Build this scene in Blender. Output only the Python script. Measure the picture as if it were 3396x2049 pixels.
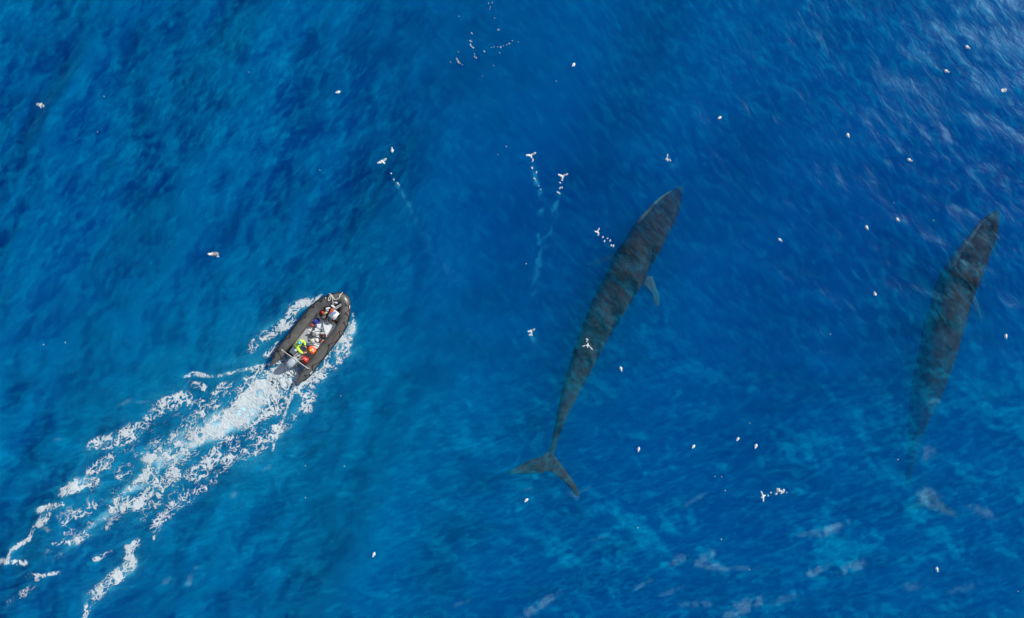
import bpy, bmesh, math, random
import numpy as np
from mathutils import Vector, Matrix, noise as mnoise

for o in list(bpy.data.objects):
    bpy.data.objects.remove(o)
S = bpy.context.scene
COL = S.collection
R = math.radians

# ------------------------------------------------------------------ camera
CAM_H = 42.0
PXM = 57.0                      # photograph pixels per metre on the water
cam = bpy.data.cameras.new('camera')
cam.sensor_width = 36.0
cam.lens = 36.0 * CAM_H / (3396 / PXM)
cam.clip_end = 9000.0
cam_o = bpy.data.objects.new('camera', cam)
cam_o.location = (0, 0, CAM_H)
COL.objects.link(cam_o)
S.camera = cam_o

# ------------------------------------------------------------------ sky and sun
SUN_EL, SUN_AZ = R(36), R(60)   # azimuth from +Y towards +X
world = bpy.data.worlds.new("World")
S.world = world
world.use_nodes = True
wn, wl = world.node_tree.nodes, world.node_tree.links
wn.clear()
sky = wn.new('ShaderNodeTexSky')
sky.sky_type = 'NISHITA'
sky.sun_disc = False
sky.sun_elevation = SUN_EL
sky.sun_rotation = SUN_AZ
wtc = wn.new('ShaderNodeTexCoord')
cl = wn.new('ShaderNodeTexNoise')
cl.inputs['Scale'].default_value = 3.2
cl.inputs['Detail'].default_value = 7.0
cl.inputs['Roughness'].default_value = 0.55
wl.new(wtc.outputs['Generated'], cl.inputs['Vector'])
cr = wn.new('ShaderNodeValToRGB')
cr.color_ramp.elements[0].position = 0.55
cr.color_ramp.elements[0].color = (0, 0, 0, 1)
cr.color_ramp.elements[1].position = 0.68
cr.color_ramp.elements[1].color = (1, 1, 1, 1)
wl.new(cl.outputs['Fac'], cr.inputs['Fac'])
cmix = wn.new('ShaderNodeMix')
cmix.data_type = 'RGBA'
wl.new(cr.outputs['Color'], cmix.inputs[0])
wl.new(sky.outputs['Color'], cmix.inputs[6])
cmix.inputs[7].default_value = (21.0, 20.0, 20.0, 1)   # sunlit cloud
bg = wn.new('ShaderNodeBackground')
bg.inputs['Strength'].default_value = 0.10
wl.new(cmix.outputs[2], bg.inputs['Color'])
wo = wn.new('ShaderNodeOutputWorld')
wl.new(bg.outputs[0], wo.inputs['Surface'])

sun = bpy.data.lights.new('sun', 'SUN')
sun.energy = 5.0
sun.angle = R(0.6)
sun.color = (1.0, 0.96, 0.90)
sun_o = bpy.data.objects.new('sun', sun)
d = Vector((math.sin(SUN_AZ) * math.cos(SUN_EL), math.cos(SUN_AZ) * math.cos(SUN_EL), math.sin(SUN_EL)))
sun_o.rotation_euler = d.to_track_quat('Z', 'Y').to_euler()
sun_o.location = d * 60
COL.objects.link(sun_o)

S.view_settings.view_transform = 'Standard'
S.view_settings.look = 'None'
S.view_settings.exposure = 0.06
S.view_settings.gamma = 1.0
S.cycles.use_denoising = True
S.cycles.use_adaptive_sampling = False
S.cycles.volume_bounces = 3
S.cycles.max_bounces = 10
S.cycles.transparent_max_bounces = 16
S.cycles.sample_clamp_indirect = 6.0
S.cycles.sample_clamp_direct = 12.0

# ------------------------------------------------------------------ helpers
def at(px, py, z=0.0):
    """photograph pixel -> point of the place at height z"""
    k = (CAM_H - z) / CAM_H / PXM
    return Vector(((px - 1698.0) * k, -(py - 1024.5) * k, z))

def link(o, parent=None):
    COL.objects.link(o)
    if parent is not None:
        o.parent = parent
    return o

def tag(o, label=None, cat=None, group=None, kind=None):
    if label: o['label'] = label
    if cat: o['category'] = cat
    if group: o['group'] = group
    if kind: o['kind'] = kind
    return o

def empty(name, loc=(0, 0, 0), rz=0.0):
    o = bpy.data.objects.new(name, None)
    o.location = loc
    o.rotation_euler = (0, 0, rz)
    o.empty_display_size = 0.2
    return link(o)

def mesh_obj(name, verts, faces, mat, parent=None, smooth=True):
    me = bpy.data.meshes.new(name)
    me.from_pydata([tuple(v) for v in verts], [], faces)
    me.update()
    if smooth:
        me.polygons.foreach_set('use_smooth', [True] * len(me.polygons))
    if mat: me.materials.append(mat)
    return link(bpy.data.objects.new(name, me), parent)

def bm_obj(name, bm, mat, parent=None, smooth=True):
    bmesh.ops.recalc_face_normals(bm, faces=bm.faces[:])
    for e in bm.edges:                                    # keep real corners crisp
        if len(e.link_faces) == 2 and e.calc_face_angle(0.0) > 0.62:
            e.smooth = False
    me = bpy.data.meshes.new(name)
    bm.to_mesh(me)
    bm.free()
    if smooth:
        me.polygons.foreach_set('use_smooth', [True] * len(me.polygons))
    if mat: me.materials.append(mat)
    return link(bpy.data.objects.new(name, me), parent)

def bake(o):
    """apply the modifiers of o to its mesh"""
    dg = bpy.context.evaluated_depsgraph_get()
    me = bpy.data.meshes.new_from_object(o.evaluated_get(dg))
    old = o.data
    o.modifiers.clear()
    o.data = me
    bpy.data.meshes.remove(old)
    me.polygons.foreach_set('use_smooth', [True] * len(me.polygons))
    return o

def add_box(bm, cx, cy, z0, sx, sy, sz, bevel=0.02, rz=0.0, taper=0.0, seg=2):
    r = bmesh.ops.create_cube(bm, size=1.0)
    vs = r['verts']
    for v in vs:
        t = 1.0 - taper * (0.5 + v.co.z)
        v.co = Vector((v.co.x * sx * t, v.co.y * sy * t, (v.co.z + 0.5) * sz))
    if bevel > 0:
        es = list({e for v in vs for e in v.link_edges})
        g = bmesh.ops.bevel(bm, geom=es, offset=min(bevel, 0.45 * min(sx, sy, sz)), segments=seg, affect='EDGES')
        vs = list({v for f in g['faces'] for v in f.verts} | {v for v in vs if v.is_valid})
    M = Matrix.Translation((cx, cy, z0)) @ Matrix.Rotation(rz, 4, 'Z')
    bmesh.ops.transform(bm, matrix=M, verts=vs)
    return vs

def add_lathe(bm, prof, seg=20, M=None):
    rings = []
    for r_, z_ in prof:
        rings.append([bm.verts.new((r_ * math.cos(2 * math.pi * i / seg), r_ * math.sin(2 * math.pi * i / seg), z_)) for i in range(seg)])
    for a, b in zip(rings[:-1], rings[1:]):
        for i in range(seg):
            bm.faces.new((a[i], a[(i + 1) % seg], b[(i + 1) % seg], b[i]))
    bm.faces.new(rings[0][::-1]); bm.faces.new(rings[-1])
    vs = [v for r_ in rings for v in r_]
    if M is not None:
        bmesh.ops.transform(bm, matrix=M, verts=vs)
    return vs

def catmull(pts, n=6, closed=False):
    P = [Vector(p) for p in pts]
    out = []
    m = len(P)
    for i in range(m - 1):
        p0, p1, p2, p3 = P[max(i - 1, 0)], P[i], P[i + 1], P[min(i + 2, m - 1)]
        for k in range(n):
            t = k / n
            out.append(0.5 * ((2 * p1) + (p2 - p0) * t + (2 * p0 - 5 * p1 + 4 * p2 - p3) * t * t + (3 * p1 - p0 - 3 * p2 + p3) * t ** 3))
    out.append(P[-1])
    return out

def add_tube(bm, pts, rad, seg=8):
    """tube through pts; rad a number or one radius per point"""
    pts = [Vector(p) for p in pts]
    rr = rad if isinstance(rad, (list, tuple)) else [rad] * len(pts)
    rings = []
    prev = None
    for i, p in enumerate(pts):
        t = (pts[min(i + 1, len(pts) - 1)] - pts[max(i - 1, 0)])
        t = t.normalized() if t.length > 1e-9 else Vector((0, 1, 0))
        up = Vector((0, 0, 1)) if abs(t.z) < 0.95 else Vector((1, 0, 0))
        s = t.cross(up).normalized()
        n = s.cross(t).normalized()
        if prev is not None and abs(t.z) >= 0.95:
            s = (prev - t * prev.dot(t)).normalized(); n = s.cross(t).normalized()
        prev = s
        rings.append([bm.verts.new(p + (s * math.cos(2 * math.pi * j / seg) + n * math.sin(2 * math.pi * j / seg)) * rr[i]) for j in range(seg)])
    for a, b in zip(rings[:-1], rings[1:]):
        for j in range(seg):
            bm.faces.new((a[j], a[(j + 1) % seg], b[(j + 1) % seg], b[j]))
    bm.faces.new(rings[0][::-1]); bm.faces.new(rings[-1])
    return rings

def add_lump(bm, cx, cy, z0, sx, sy, sz, seed=0, rough=0.25, sub=3, freq=2.2, rz=0.0, power=1.0):
    """a crumpled heap: sphere squashed to sx, sy, sz and creased by noise, flat below"""
    r = bmesh.ops.create_icosphere(bm, subdivisions=sub, radius=1.0)
    off = Vector((seed * 3.7, seed * 1.3, seed * 7.1))
    c, s = math.cos(rz), math.sin(rz)
    for v in r['verts']:
        n = v.co.normalized()
        k = 1.0 + rough * (mnoise.noise(n * freq + off) + 0.6 * abs(mnoise.noise(n * freq * 2.3 + off)))
        x, y, z = n.x * sx * k, n.y * sy * k, max(n.z, -0.1) * sz * k
        v.co = Vector((cx + c * x - s * y, cy + s * x + c * y, z0 + z))
    return r['verts']

# ------------------------------------------------------------------ materials
def new_mat(name):
    m = bpy.data.materials.new(name)
    m.use_nodes = True
    m.node_tree.nodes.clear()
    return m, m.node_tree.nodes, m.node_tree.links

def mat(name, col, rough=0.5, var=0.12, scale=9.0, bump=0.15, spec=0.5, col2=None, thr=None, metal=0.0):
    """principled with a broken-up colour (two tones by noise) and a little relief"""
    m, n, l = new_mat(name)
    out = n.new('ShaderNodeOutputMaterial')
    p = n.new('ShaderNodeBsdfPrincipled')
    p.inputs['Roughness'].default_value = rough
    p.inputs['Metallic'].default_value = metal
    p.inputs['Specular IOR Level'].default_value = spec
    tc = n.new('ShaderNodeTexCoord')
    nz = n.new('ShaderNodeTexNoise')
    nz.inputs['Scale'].default_value = scale
    nz.inputs['Detail'].default_value = 5.0
    l.new(tc.outputs['Object'], nz.inputs['Vector'])
    rp = n.new('ShaderNodeValToRGB')
    c2 = col2 if col2 else tuple(min(1, c * (1 - 2.2 * var)) for c in col)
    a, b = thr if thr else (0.35, 0.65)
    rp.color_ramp.elements[0].position = a
    rp.color_ramp.elements[0].color = (*c2, 1)
    rp.color_ramp.elements[1].position = b
    rp.color_ramp.elements[1].color = (*col, 1)
    l.new(nz.outputs['Fac'], rp.inputs['Fac'])
    l.new(rp.outputs['Color'], p.inputs['Base Color'])
    if bump:
        bp = n.new('ShaderNodeBump')
        bp.inputs['Strength'].default_value = bump
        bp.inputs['Distance'].default_value = 0.02
        l.new(nz.outputs['Fac'], bp.inputs['Height'])
        l.new(bp.outputs['Normal'], p.inputs['Normal'])
    l.new(p.outputs[0], out.inputs['Surface'])
    return m

M = {}
M['rubber'] = mat('rubber', (0.105, 0.104, 0.095), 0.36, 0.16, 2.2, 0.05, 0.6)
M['black'] = mat('black_rubber', (0.012, 0.012, 0.013), 0.5, 0.2)
M['floor'] = mat('floor_paint', (0.72, 0.75, 0.76), 0.6, 0.08, 5.0, 0.1)
M['floor_worn'] = mat('floor_worn', (0.40, 0.43, 0.45), 0.65, 0.16, 7.0, 0.1, col2=(0.26, 0.28, 0.29))
M['alu'] = mat('aluminium', (0.55, 0.56, 0.56), 0.4, 0.1, 8.0, 0.0, metal=0.4)
M['cowl'] = mat('cowling_paint', (0.36, 0.42, 0.48), 0.35, 0.06, 3.0, 0.0)
M['dark_grey'] = mat('dark_grey', (0.055, 0.055, 0.060), 0.6, 0.2)
M['mid_grey'] = mat('mid_grey', (0.16, 0.16, 0.165), 0.6, 0.2)
M['pale_grey'] = mat('pale_grey', (0.45, 0.49, 0.53), 0.5, 0.06)
M['white'] = mat('white_plastic', (0.66, 0.68, 0.68), 0.45, 0.05)
M['rope'] = mat('white_rope', (0.72, 0.70, 0.64), 0.8, 0.15, 40.0, 0.3)
M['rope_red'] = mat('red_rope', (0.28, 0.07, 0.05), 0.8, 0.15, 40.0, 0.3)
M['rope_blue'] = mat('grey_blue_hose', (0.09, 0.19, 0.24), 0.5, 0.1, 20.0)
M['orange'] = mat('orange_plastic', (0.80, 0.13, 0.03), 0.45, 0.06)
M['orange_dark'] = mat('orange_fabric', (0.55, 0.10, 0.03), 0.8, 0.2, 14.0, 0.3)
M['red'] = mat('red_plastic', (0.62, 0.030, 0.022), 0.4, 0.06)
M['yellow'] = mat('yellow_label', (0.80, 0.58, 0.03), 0.6, 0.05)
M['blue'] = mat('blue_fabric', (0.035, 0.06, 0.42), 0.75, 0.25, 12.0, 0.4)
M['pale_blue'] = mat('pale_blue_cloth', (0.18, 0.30, 0.62), 0.8, 0.2, 16.0, 0.3)
M['maroon'] = mat('maroon_fabric', (0.10, 0.025, 0.025), 0.8, 0.25, 12.0, 0.4)
M['brown'] = mat('brown_wood', (0.24, 0.14, 0.05), 0.7, 0.2, 12.0, 0.2)
M['tan'] = mat('tan_plastic', (0.60, 0.55, 0.36), 0.6, 0.1)
M['beige'] = mat('beige_board', (0.50, 0.51, 0.46), 0.7, 0.08, 9.0)
M['hivis'] = mat('hi_vis_cloth', (0.62, 0.95, 0.04), 0.7, 0.10, 8.0, 0.3, col2=(0.42, 0.74, 0.02))
M['navy'] = mat('navy_cloth', (0.022, 0.05, 0.13), 0.8, 0.2, 12.0, 0.3)
M['cap'] = mat('teal_knit', (0.035, 0.27, 0.42), 0.8, 0.15, 30.0, 0.3)
M['cap_top'] = mat('pale_knit', (0.20, 0.50, 0.68), 0.8, 0.1, 30.0, 0.3)
M['skin'] = mat('skin', (0.46, 0.25, 0.17), 0.55, 0.06)
M['pink'] = mat('pink_hose', (0.70, 0.42, 0.38), 0.5, 0.05)

def attr_mat(name, attr, c0, c1, rough=0.6, spec=0.5, scale=20.0, var=0.1):
    """colour runs from c0 to c1 with a vertex attribute (plumage, skin marks)"""
    m, n, l = new_mat(name)
    out = n.new('ShaderNodeOutputMaterial')
    p = n.new('ShaderNodeBsdfPrincipled')
    p.inputs['Roughness'].default_value = rough
    p.inputs['Specular IOR Level'].default_value = spec
    at_ = n.new('ShaderNodeAttribute'); at_.attribute_name = attr
    mx = n.new('ShaderNodeMix'); mx.data_type = 'RGBA'
    l.new(at_.outputs['Fac'], mx.inputs[0])
    mx.inputs[6].default_value = (*c0, 1); mx.inputs[7].default_value = (*c1, 1)
    tc = n.new('ShaderNodeTexCoord')
    nz = n.new('ShaderNodeTexNoise'); nz.inputs['Scale'].default_value = scale; nz.inputs['Detail'].default_value = 5
    l.new(tc.outputs['Object'], nz.inputs['Vector'])
    mr = n.new('ShaderNodeMapRange')
    mr.inputs[1].default_value = 0.3; mr.inputs[2].default_value = 0.7
    mr.inputs[3].default_value = 1 - var * 2; mr.inputs[4].default_value = 1 + var
    l.new(nz.outputs['Fac'], mr.inputs[0])
    mu = n.new('ShaderNodeMix'); mu.data_type = 'RGBA'; mu.blend_type = 'MULTIPLY'
    mu.inputs[0].default_value = 1.0
    l.new(mx.outputs[2], mu.inputs[6])
    cb = n.new('ShaderNodeCombineColor')
    for k in range(3): l.new(mr.outputs[0], cb.inputs[k])
    l.new(cb.outputs[0], mu.inputs[7])
    l.new(mu.outputs[2], p.inputs['Base Color'])
    l.new(p.outputs[0], out.inputs['Surface'])
    return m

M['plumage'] = attr_mat('white_plumage', 'dark', (0.62, 0.65, 0.65), (0.045, 0.042, 0.035), 0.7, var=0.05)
M['grey_plumage'] = attr_mat('grey_plumage', 'dark', (0.46, 0.50, 0.52), (0.11, 0.12, 0.13), 0.7, var=0.05)
M['gull_plumage'] = attr_mat('gull_plumage', 'dark', (0.64, 0.65, 0.62), (0.11, 0.10, 0.085), 0.7, scale=26.0, var=0.22)
M['whale'] = attr_mat('whale_skin', 'pale', (0.030, 0.0245, 0.021), (0.46, 0.48, 0.40), 0.7, 0.04, scale=2.6, var=0.20)

# ------------------------------------------------------------------ the sea: wave field
DX = 0.12
LX, LY = 100.8, 76.8
NX, NY = int(round(LX / DX)), int(round(LY / DX))
gx = (np.arange(NX) - NX // 2) * DX
gy = (np.arange(NY) - NY // 2) * DX
GX, GY = np.meshgrid(gx, gy)

def spec_field(nx, ny, dx, lmin, lmax, ang, spread, p, seed):
    """random field with wavelengths lmin..lmax running along ang (radians), unit rms"""
    rg = np.random.default_rng(seed)
    kx = np.fft.fftfreq(nx, dx) * 2 * np.pi
    ky = np.fft.fftfreq(ny, dx) * 2 * np.pi
    KX, KY = np.meshgrid(kx, ky)
    K = np.hypot(KX, KY); K[0, 0] = 1e-6
    amp = K ** (-p)
    amp *= 1 / (1 + np.exp(-(K - 2 * np.pi / lmax) / (0.15 * 2 * np.pi / lmax)))
    amp *= 1 / (1 + np.exp((K - 2 * np.pi / lmin) / (0.15 * 2 * np.pi / lmin)))
    if spread < 9:
        c = np.abs(np.cos(np.arctan2(KY, KX) - ang))
        amp *= 0.06 + c ** spread
    amp[0, 0] = 0
    f = np.fft.ifft2(np.fft.fft2(rg.standard_normal((ny, nx))) * amp).real
    return f / f.std()

def sm(x, a, b):
    t = np.clip((x - a) / (b - a), 0, 1)
    return t * t * (3 - 2 * t)

def seg_dist(X, Y, pts, vals):
    """distance to a polyline and the values (rows) interpolated along it"""
    best = np.full(X.shape, 1e9); out = [np.zeros(X.shape) for _ in vals[0]]
    if len(pts) == 1:
        return np.hypot(X - pts[0][0], Y - pts[0][1]), [np.full(X.shape, v) for v in vals[0]]
    for i in range(len(pts) - 1):
        ax, ay = pts[i][:2]; bx, by = pts[i + 1][:2]
        ex, ey = bx - ax, by - ay
        t = np.clip(((X - ax) * ex + (Y - ay) * ey) / (ex * ex + ey * ey + 1e-12), 0, 1)
        dd = np.hypot(X - ax - t * ex, Y - ay - t * ey)
        m_ = dd < best
        best[m_] = dd[m_]
        for k in range(len(out)):
            out[k][m_] = (vals[i][k] * (1 - t) + vals[i + 1][k] * t)[m_]
    return best, out

rightness = sm(GX, -14, 8)
swell = spec_field(NX, NY, DX, 5.0, 16.0, R(-38), 3, 1.6, 11)
chopL = spec_field(NX, NY, DX, 0.9, 4.5, R(-32), 2.2, 1.9, 12)
chopR = spec_field(NX, NY, DX, 0.7, 3.5, R(48), 1.6, 1.7, 13)
cross = spec_field(NX, NY, DX, 1.2, 5.0, R(75), 1.5, 1.9, 14)
fine = spec_field(NX, NY, DX, 0.35, 1.1, R(-35), 1.2, 1.3, 15)
fineR = spec_field(NX, NY, DX, 0.35, 1.0, R(50), 1.6, 1.2, 16)
gust = np.clip(0.75 + 0.35 * spec_field(NX, NY, DX, 7.0, 30.0, 0, 10, 1.5, 17), 0.25, 1.6)
H = 0.085 * swell * (1 - 0.45 * rightness) + 0.030 * (chopL * (1 - rightness) + 0.42 * chopR * rightness) * gust + 0.016 * cross
H += 0.0052 * gust * (fine * (1 - rightness) + 0.45 * fineR * rightness)
# sharpen the crests a little
H += 0.9 * np.clip(chopL * (1 - rightness) * 0.03, 0, None) ** 2 / 0.06

BOAT_C = at(1048.5, 1107, 0.42)
dboat = np.hypot(GX - BOAT_C.x, GY - BOAT_C.y)
H *= 1 - 0.7 * np.exp(-(dboat / 4.0) ** 2)

def ppx(L):
    return [tuple(at(p[0], p[1])[:2]) for p in L]
def z5(L):                                  # readings of the wake detail
    return [(x * 0.571, 1200 + y * 0.571) for x, y in L]
# diverging wake waves: a ridge with a steep inner face along each arm
for L, a in ((z5([(1900, 330), (1720, 430), (1600, 540), (1500, 620), (1330, 720), (1250, 900), (1130, 1010), (1075, 1260), (1020, 1500)]), 0.20),
             (z5([(1560, -40), (1330, 10), (1080, 70), (800, 190), (690, 310), (430, 360), (230, 450)]), 0.17),
             (z5([(480, 430), (250, 540), (90, 610), (40, 800), (-120, 900)]), 0.15)):
    P = ppx(L)
    # signed distance
    dd, (tt,) = seg_dist(GX, GY, P, [(i / (len(P) - 1),) for i in range(len(P))])
    H += a * np.exp(-(dd / 0.34) ** 2) * (1 - 0.5 * tt) * (0.6 + 0.4 * np.clip(cross, -1, 1))
    H -= a * 0.45 * np.exp(-((dd - 0.95) / 0.5) ** 2) * (1 - 0.5 * tt)

edge = sm(np.minimum(LX / 2 - np.abs(GX), LY / 2 - np.abs(GY)), 0.3, 7.0)
H *= edge

def hz(x, y):
    i = (x - gx[0]) / DX; j = (y - gy[0]) / DX
    i0 = int(np.clip(math.floor(i), 0, NX - 2)); j0 = int(np.clip(math.floor(j), 0, NY - 2))
    fx, fy = min(max(i - i0, 0), 1), min(max(j - j0, 0), 1)
    return float((H[j0, i0] * (1 - fx) + H[j0, i0 + 1] * fx) * (1 - fy) + (H[j0 + 1, i0] * (1 - fx) + H[j0 + 1, i0 + 1] * fx) * fy)

# ------------------------------------------------------------------ foam plan (photograph readings: x, y, half width px, cover)
def Z1(x, y): return (880 + x * 0.2353, 940 + y * 0.2353)
def z5w(L): return [(x * 0.571, 1200 + y * 0.571, w, c) for x, y, w, c in L]
FOAM = [
    # main stream
    z5w([(1690, 40, 40, 1.0), (1640, 75, 48, 1.0), (1560, 130, 50, 0.99), (1400, 290, 42, 0.9), (1230, 400, 36, 0.82), (1050, 490, 28, 0.74), (900, 620, 22, 0.6), (700, 800, 17, 0.48), (500, 1000, 14, 0.3), (330, 1130, 12, 0.12)]),
    z5w([(1560, 180, 90, 0.48), (1300, 350, 95, 0.40), (1000, 520, 95, 0.28), (750, 740, 90, 0.22), (500, 920, 80, 0.18), (300, 1080, 55, 0.12)]),
    z5w([(1650, 330, 40, 0.34), (1450, 500, 40, 0.32), (1200, 640, 45, 0.28), (1050, 760, 40, 0.26), (880, 900, 34, 0.22)]),
    z5w([(1480, 100, 26, 0.18), (1200, 250, 34, 0.15), (950, 380, 36, 0.16), (720, 540, 34, 0.14), (520, 740, 34, 0.13), (330, 930, 30, 0.12), (150, 1100, 22, 0.10)]),
    z5w([(860, 700, 40, 0.45), (900, 800, 36, 0.42), (830, 900, 26, 0.34)]),
    # left arm
    z5w([(1075, 85, 5, 0.8), (1130, 68, 7, 0.8), (1250, 85, 6, 0.7), (1420, 45, 6, 0.75), (1590, 8, 7, 0.8)]),
    z5w([(1100, 120, 14, 0.25), (1240, 170, 18, 0.4), (1400, 110, 16, 0.2)]),
    z5w([(860, 320, 14, 0.6), (930, 265, 26, 0.62), (1070, 205, 26, 0.6), (1180, 240, 16, 0.4)]),
    z5w([(540, 490, 20, 0.5), (650, 465, 26, 0.66), (760, 410, 28, 0.6), (850, 370, 16, 0.4)]),
    z5w([(540, 630, 20, 0.5), (620, 585, 24, 0.5), (660, 540, 15, 0.35)]),
    z5w([(375, 750, 18, 0.85), (450, 715, 22, 0.9), (560, 690, 15, 0.8)]),
    z5w([(225, 862, 8, 0.8), (300, 840, 12, 0.8), (375, 820, 9, 0.7)]),
    z5w([(225, 945, 9, 0.8), (270, 905, 15, 0.8), (300, 880, 8, 0.6)]),
    z5w([(200, 960, 7, 0.75), (170, 1030, 6, 0.7), (70, 1090, 8, 0.8)]),
    z5w([(65, 1090, 6, 0.8), (55, 1150, 9, 0.7), (140, 1165, 11, 0.7)]),
    z5w([(0, 1162, 8, 0.8), (70, 1150, 9, 0.7)]),
    # right arm
    z5w([(1712, 120, 6, 0.8), (1690, 210, 5, 0.8), (1650, 320, 5, 0.8), (1605, 430, 5, 0.7), (1580, 520, 4, 0.5)]),
    z5w([(1790, 150, 34, 0.5), (1760, 250, 32, 0.48), (1710, 300, 16, 0.25)]),
    z5w([(1570, 420, 36, 0.45), (1440, 530, 34, 0.45), (1300, 600, 22, 0.38)]),
    z5w([(1250, 540, 45, 0.42), (1130, 650, 42, 0.42)]),
    z5w([(1010, 640, 30, 0.6), (870, 790, 32, 0.62), (720, 830, 26, 0.5)]),
    z5w([(1250, 700, 10, 0.35), (1100, 780, 22, 0.42), (1000, 840, 26, 0.4), (900, 960, 18, 0.42), (905, 1020, 10, 0.5)]),
    z5w([(800, 1050, 14, 0.4), (755, 1090, 18, 0.75), (745, 1180, 20, 0.95), (680, 1250, 20, 0.8)]),
    z5w([(690, 1240, 22, 0.8), (600, 1300, 24, 0.6), (530, 1370, 20, 0.6), (510, 1420, 12, 0.6), (490, 1480, 8, 0.5)]),
    z5w([(800, 540, 14, 0.7), (880, 555, 20, 0.95), (905, 540, 10, 0.7)]),
    z5w([(400, 940, 16, 0.55), (480, 870, 20, 0.4), (390, 990, 10, 0.5)]),
    z5w([(320, 1050, 8, 0.5), (400, 1050, 9, 0.6), (540, 1000, 8, 0.4)]),
    z5w([(120, 1240, 9, 0.35), (260, 1240, 6, 0.6), (350, 1220, 5, 0.6)]),
    z5w([(60, 1400, 16, 0.22), (180, 1310, 16, 0.28), (220, 1250, 10, 0.3)]),
    z5w([(540, 1150, 9, 0.3), (640, 1110, 13, 0.35)]),
    # bow waves
    [(*Z1(790, 155), 5, 0.5), (*Z1(735, 225), 9, 0.62), (*Z1(620, 275), 15, 0.72), (*Z1(500, 300), 17, 0.8), (*Z1(400, 370), 20, 0.7), (*Z1(280, 560), 22, 0.66), (*Z1(60, 690), 22, 0.62), (*Z1(-120, 820), 18, 0.5), (*Z1(-220, 960), 14, 0.35)],
    [(*Z1(440, 520), 11, 0.6), (*Z1(330, 590), 13, 0.65), (*Z1(200, 660), 14, 0.6)],
    [(*Z1(180, 860), 10, 0.5), (*Z1(80, 960), 12, 0.5), (*Z1(20, 1040), 12, 0.45)],
    [(*Z1(1225, 420), 4, 0.85), (*Z1(1240, 560), 9, 0.95), (*Z1(1200, 660), 15, 0.95), (*Z1(1130, 760), 20, 0.9), (*Z1(1075, 900), 30, 0.85), (*Z1(1000, 1030), 27, 0.64), (*Z1(880, 1180), 24, 0.58), (*Z1(740, 1300), 22, 0.6), (*Z1(590, 1410), 24, 0.55), (*Z1(500, 1500), 24, 0.45)],
    [(*Z1(1205, 470), 4, 0.5), (*Z1(1160, 640), 5, 0.7), (*Z1(1020, 840), 5, 0.75), (*Z1(895, 1000), 4, 0.7), (*Z1(745, 1195), 4, 0.7)],
    [(*Z1(840, 1080), 3, 0.9), (*Z1(830, 1180), 3, 0.8), (*Z1(720, 1250), 4, 0.8), (*Z1(590, 1370), 4, 0.8)],
]
FOAM_W = [[(*at(p[0], p[1])[:2], p[2] / PXM, p[3]) for p in L] for L in FOAM]

def foam_cover(X, Y, grow=1.0, soft=1.0):
    C = np.zeros(X.shape)
    for L in FOAM_W:
        x0 = min(p[0] - 3 * p[2] * grow for p in L); x1 = max(p[0] + 3 * p[2] * grow for p in L)
        y0 = min(p[1] - 3 * p[2] * grow for p in L); y1 = max(p[1] + 3 * p[2] * grow for p in L)
        m_ = (X > x0) & (X < x1) & (Y > y0) & (Y < y1)
        if not m_.any(): continue
        dd, (w, c) = seg_dist(X[m_], Y[m_], L, [(p[2], p[3]) for p in L])
        q = c * np.exp(-np.clip(dd / (w * grow) - 0.35, 0, None) ** 2 / (0.5 * soft))
        C[m_] = np.maximum(C[m_], q)
    return C

# how milky the upper water is (fine bubbles and suspended matter)
stream = FOAM_W[0]
dd, (w_, c_) = seg_dist(GX, GY, stream, [(p[2], p[3]) for p in stream])
mott = np.clip(0.85 + 0.22 * spec_field(NX, NY, DX, 0.3, 3.5, R(125), 1.2, 1.4, 51), 0.15, 1.2)
milk = 1.0 * np.exp(-(dd / (w_ * 1.25 + 0.16)) ** 2) * np.clip(c_ + 0.22, 0, 1) * mott
wide = FOAM_W[1]
dd, (w_, c_) = seg_dist(GX, GY, wide, [(p[2], p[3]) for p in wide])
milk = np.maximum(milk, 0.38 * np.exp(-(dd / (w_ * 0.8)) ** 2) * np.clip(0.35 + 1.4 * c_, 0, 1) * mott)
milk = np.maximum(milk, 0.56 * foam_cover(GX, GY, 1.7, 1.6) * mott)
for tr in ([(1766, 532), (1775, 590), (1795, 650), (1792, 760), (1785, 880), (1768, 970)], [(1860, 600), (1850, 650), (1835, 720), (1812, 810)],
           [(1306, 595), (1345, 660), (1390, 745), (1440, 835), (1500, 925)], [(2010, 800), (2035, 820), (2060, 840)], [(2575, 1635), (2625, 1640)], [(1762, 1115), (1775, 1135)],
           [(2218, 535), (2232, 552)]):
    P = ppx(tr)
    dd, (tt,) = seg_dist(GX, GY, P, [(i / max(1, len(P) - 1),) for i in range(len(P))])
    milk = np.maximum(milk, 0.36 * (1 - 0.5 * tt) * np.exp(-(dd / (0.12 + 0.18 * tt)) ** 2) * np.clip(0.65 + 0.5 * np.clip(cross + fine, -1, 1), 0.2, 2))

patch = spec_field(NX, NY, DX, 0.3, 7.0, R(62), 0.9, 1.15, 21)
patch2 = spec_field(NX, NY, DX, 0.3, 2.2, R(45), 1.5, 1.0, 22)
patch3 = spec_field(NX, NY, DX, 6.0, 30.0, R(60), 10, 1.4, 23)
px_, py_ = GX * PXM + 1698, -GY * PXM + 1024.5          # where in the place, in photograph units
lower = sm(py_, 700, 1700)
boatside = np.exp(-(((px_ - 800) / 780) ** 2 + ((py_ - 1350) / 620) ** 2))
leftness = 1 - sm(GX, -16, 2)
crest = sm(swell / 1.0 + 0.6 * chopL * (1 - rightness) + 0.5 * cross, -1.2, 1.8)          # light through the crests, painted as a stronger veil
veil = 0.06 + 0.05 * lower + 0.15 * boatside + 0.05 * leftness + 0.05 * sm(-py_, -700, 0)
crestL = sm(1.0 * chopL + 0.30 * swell + 0.35 * cross + 0.55 * fine, -2.0, 0.5)  # dark wave-face shading, painted by thinning the veil on the left
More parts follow.
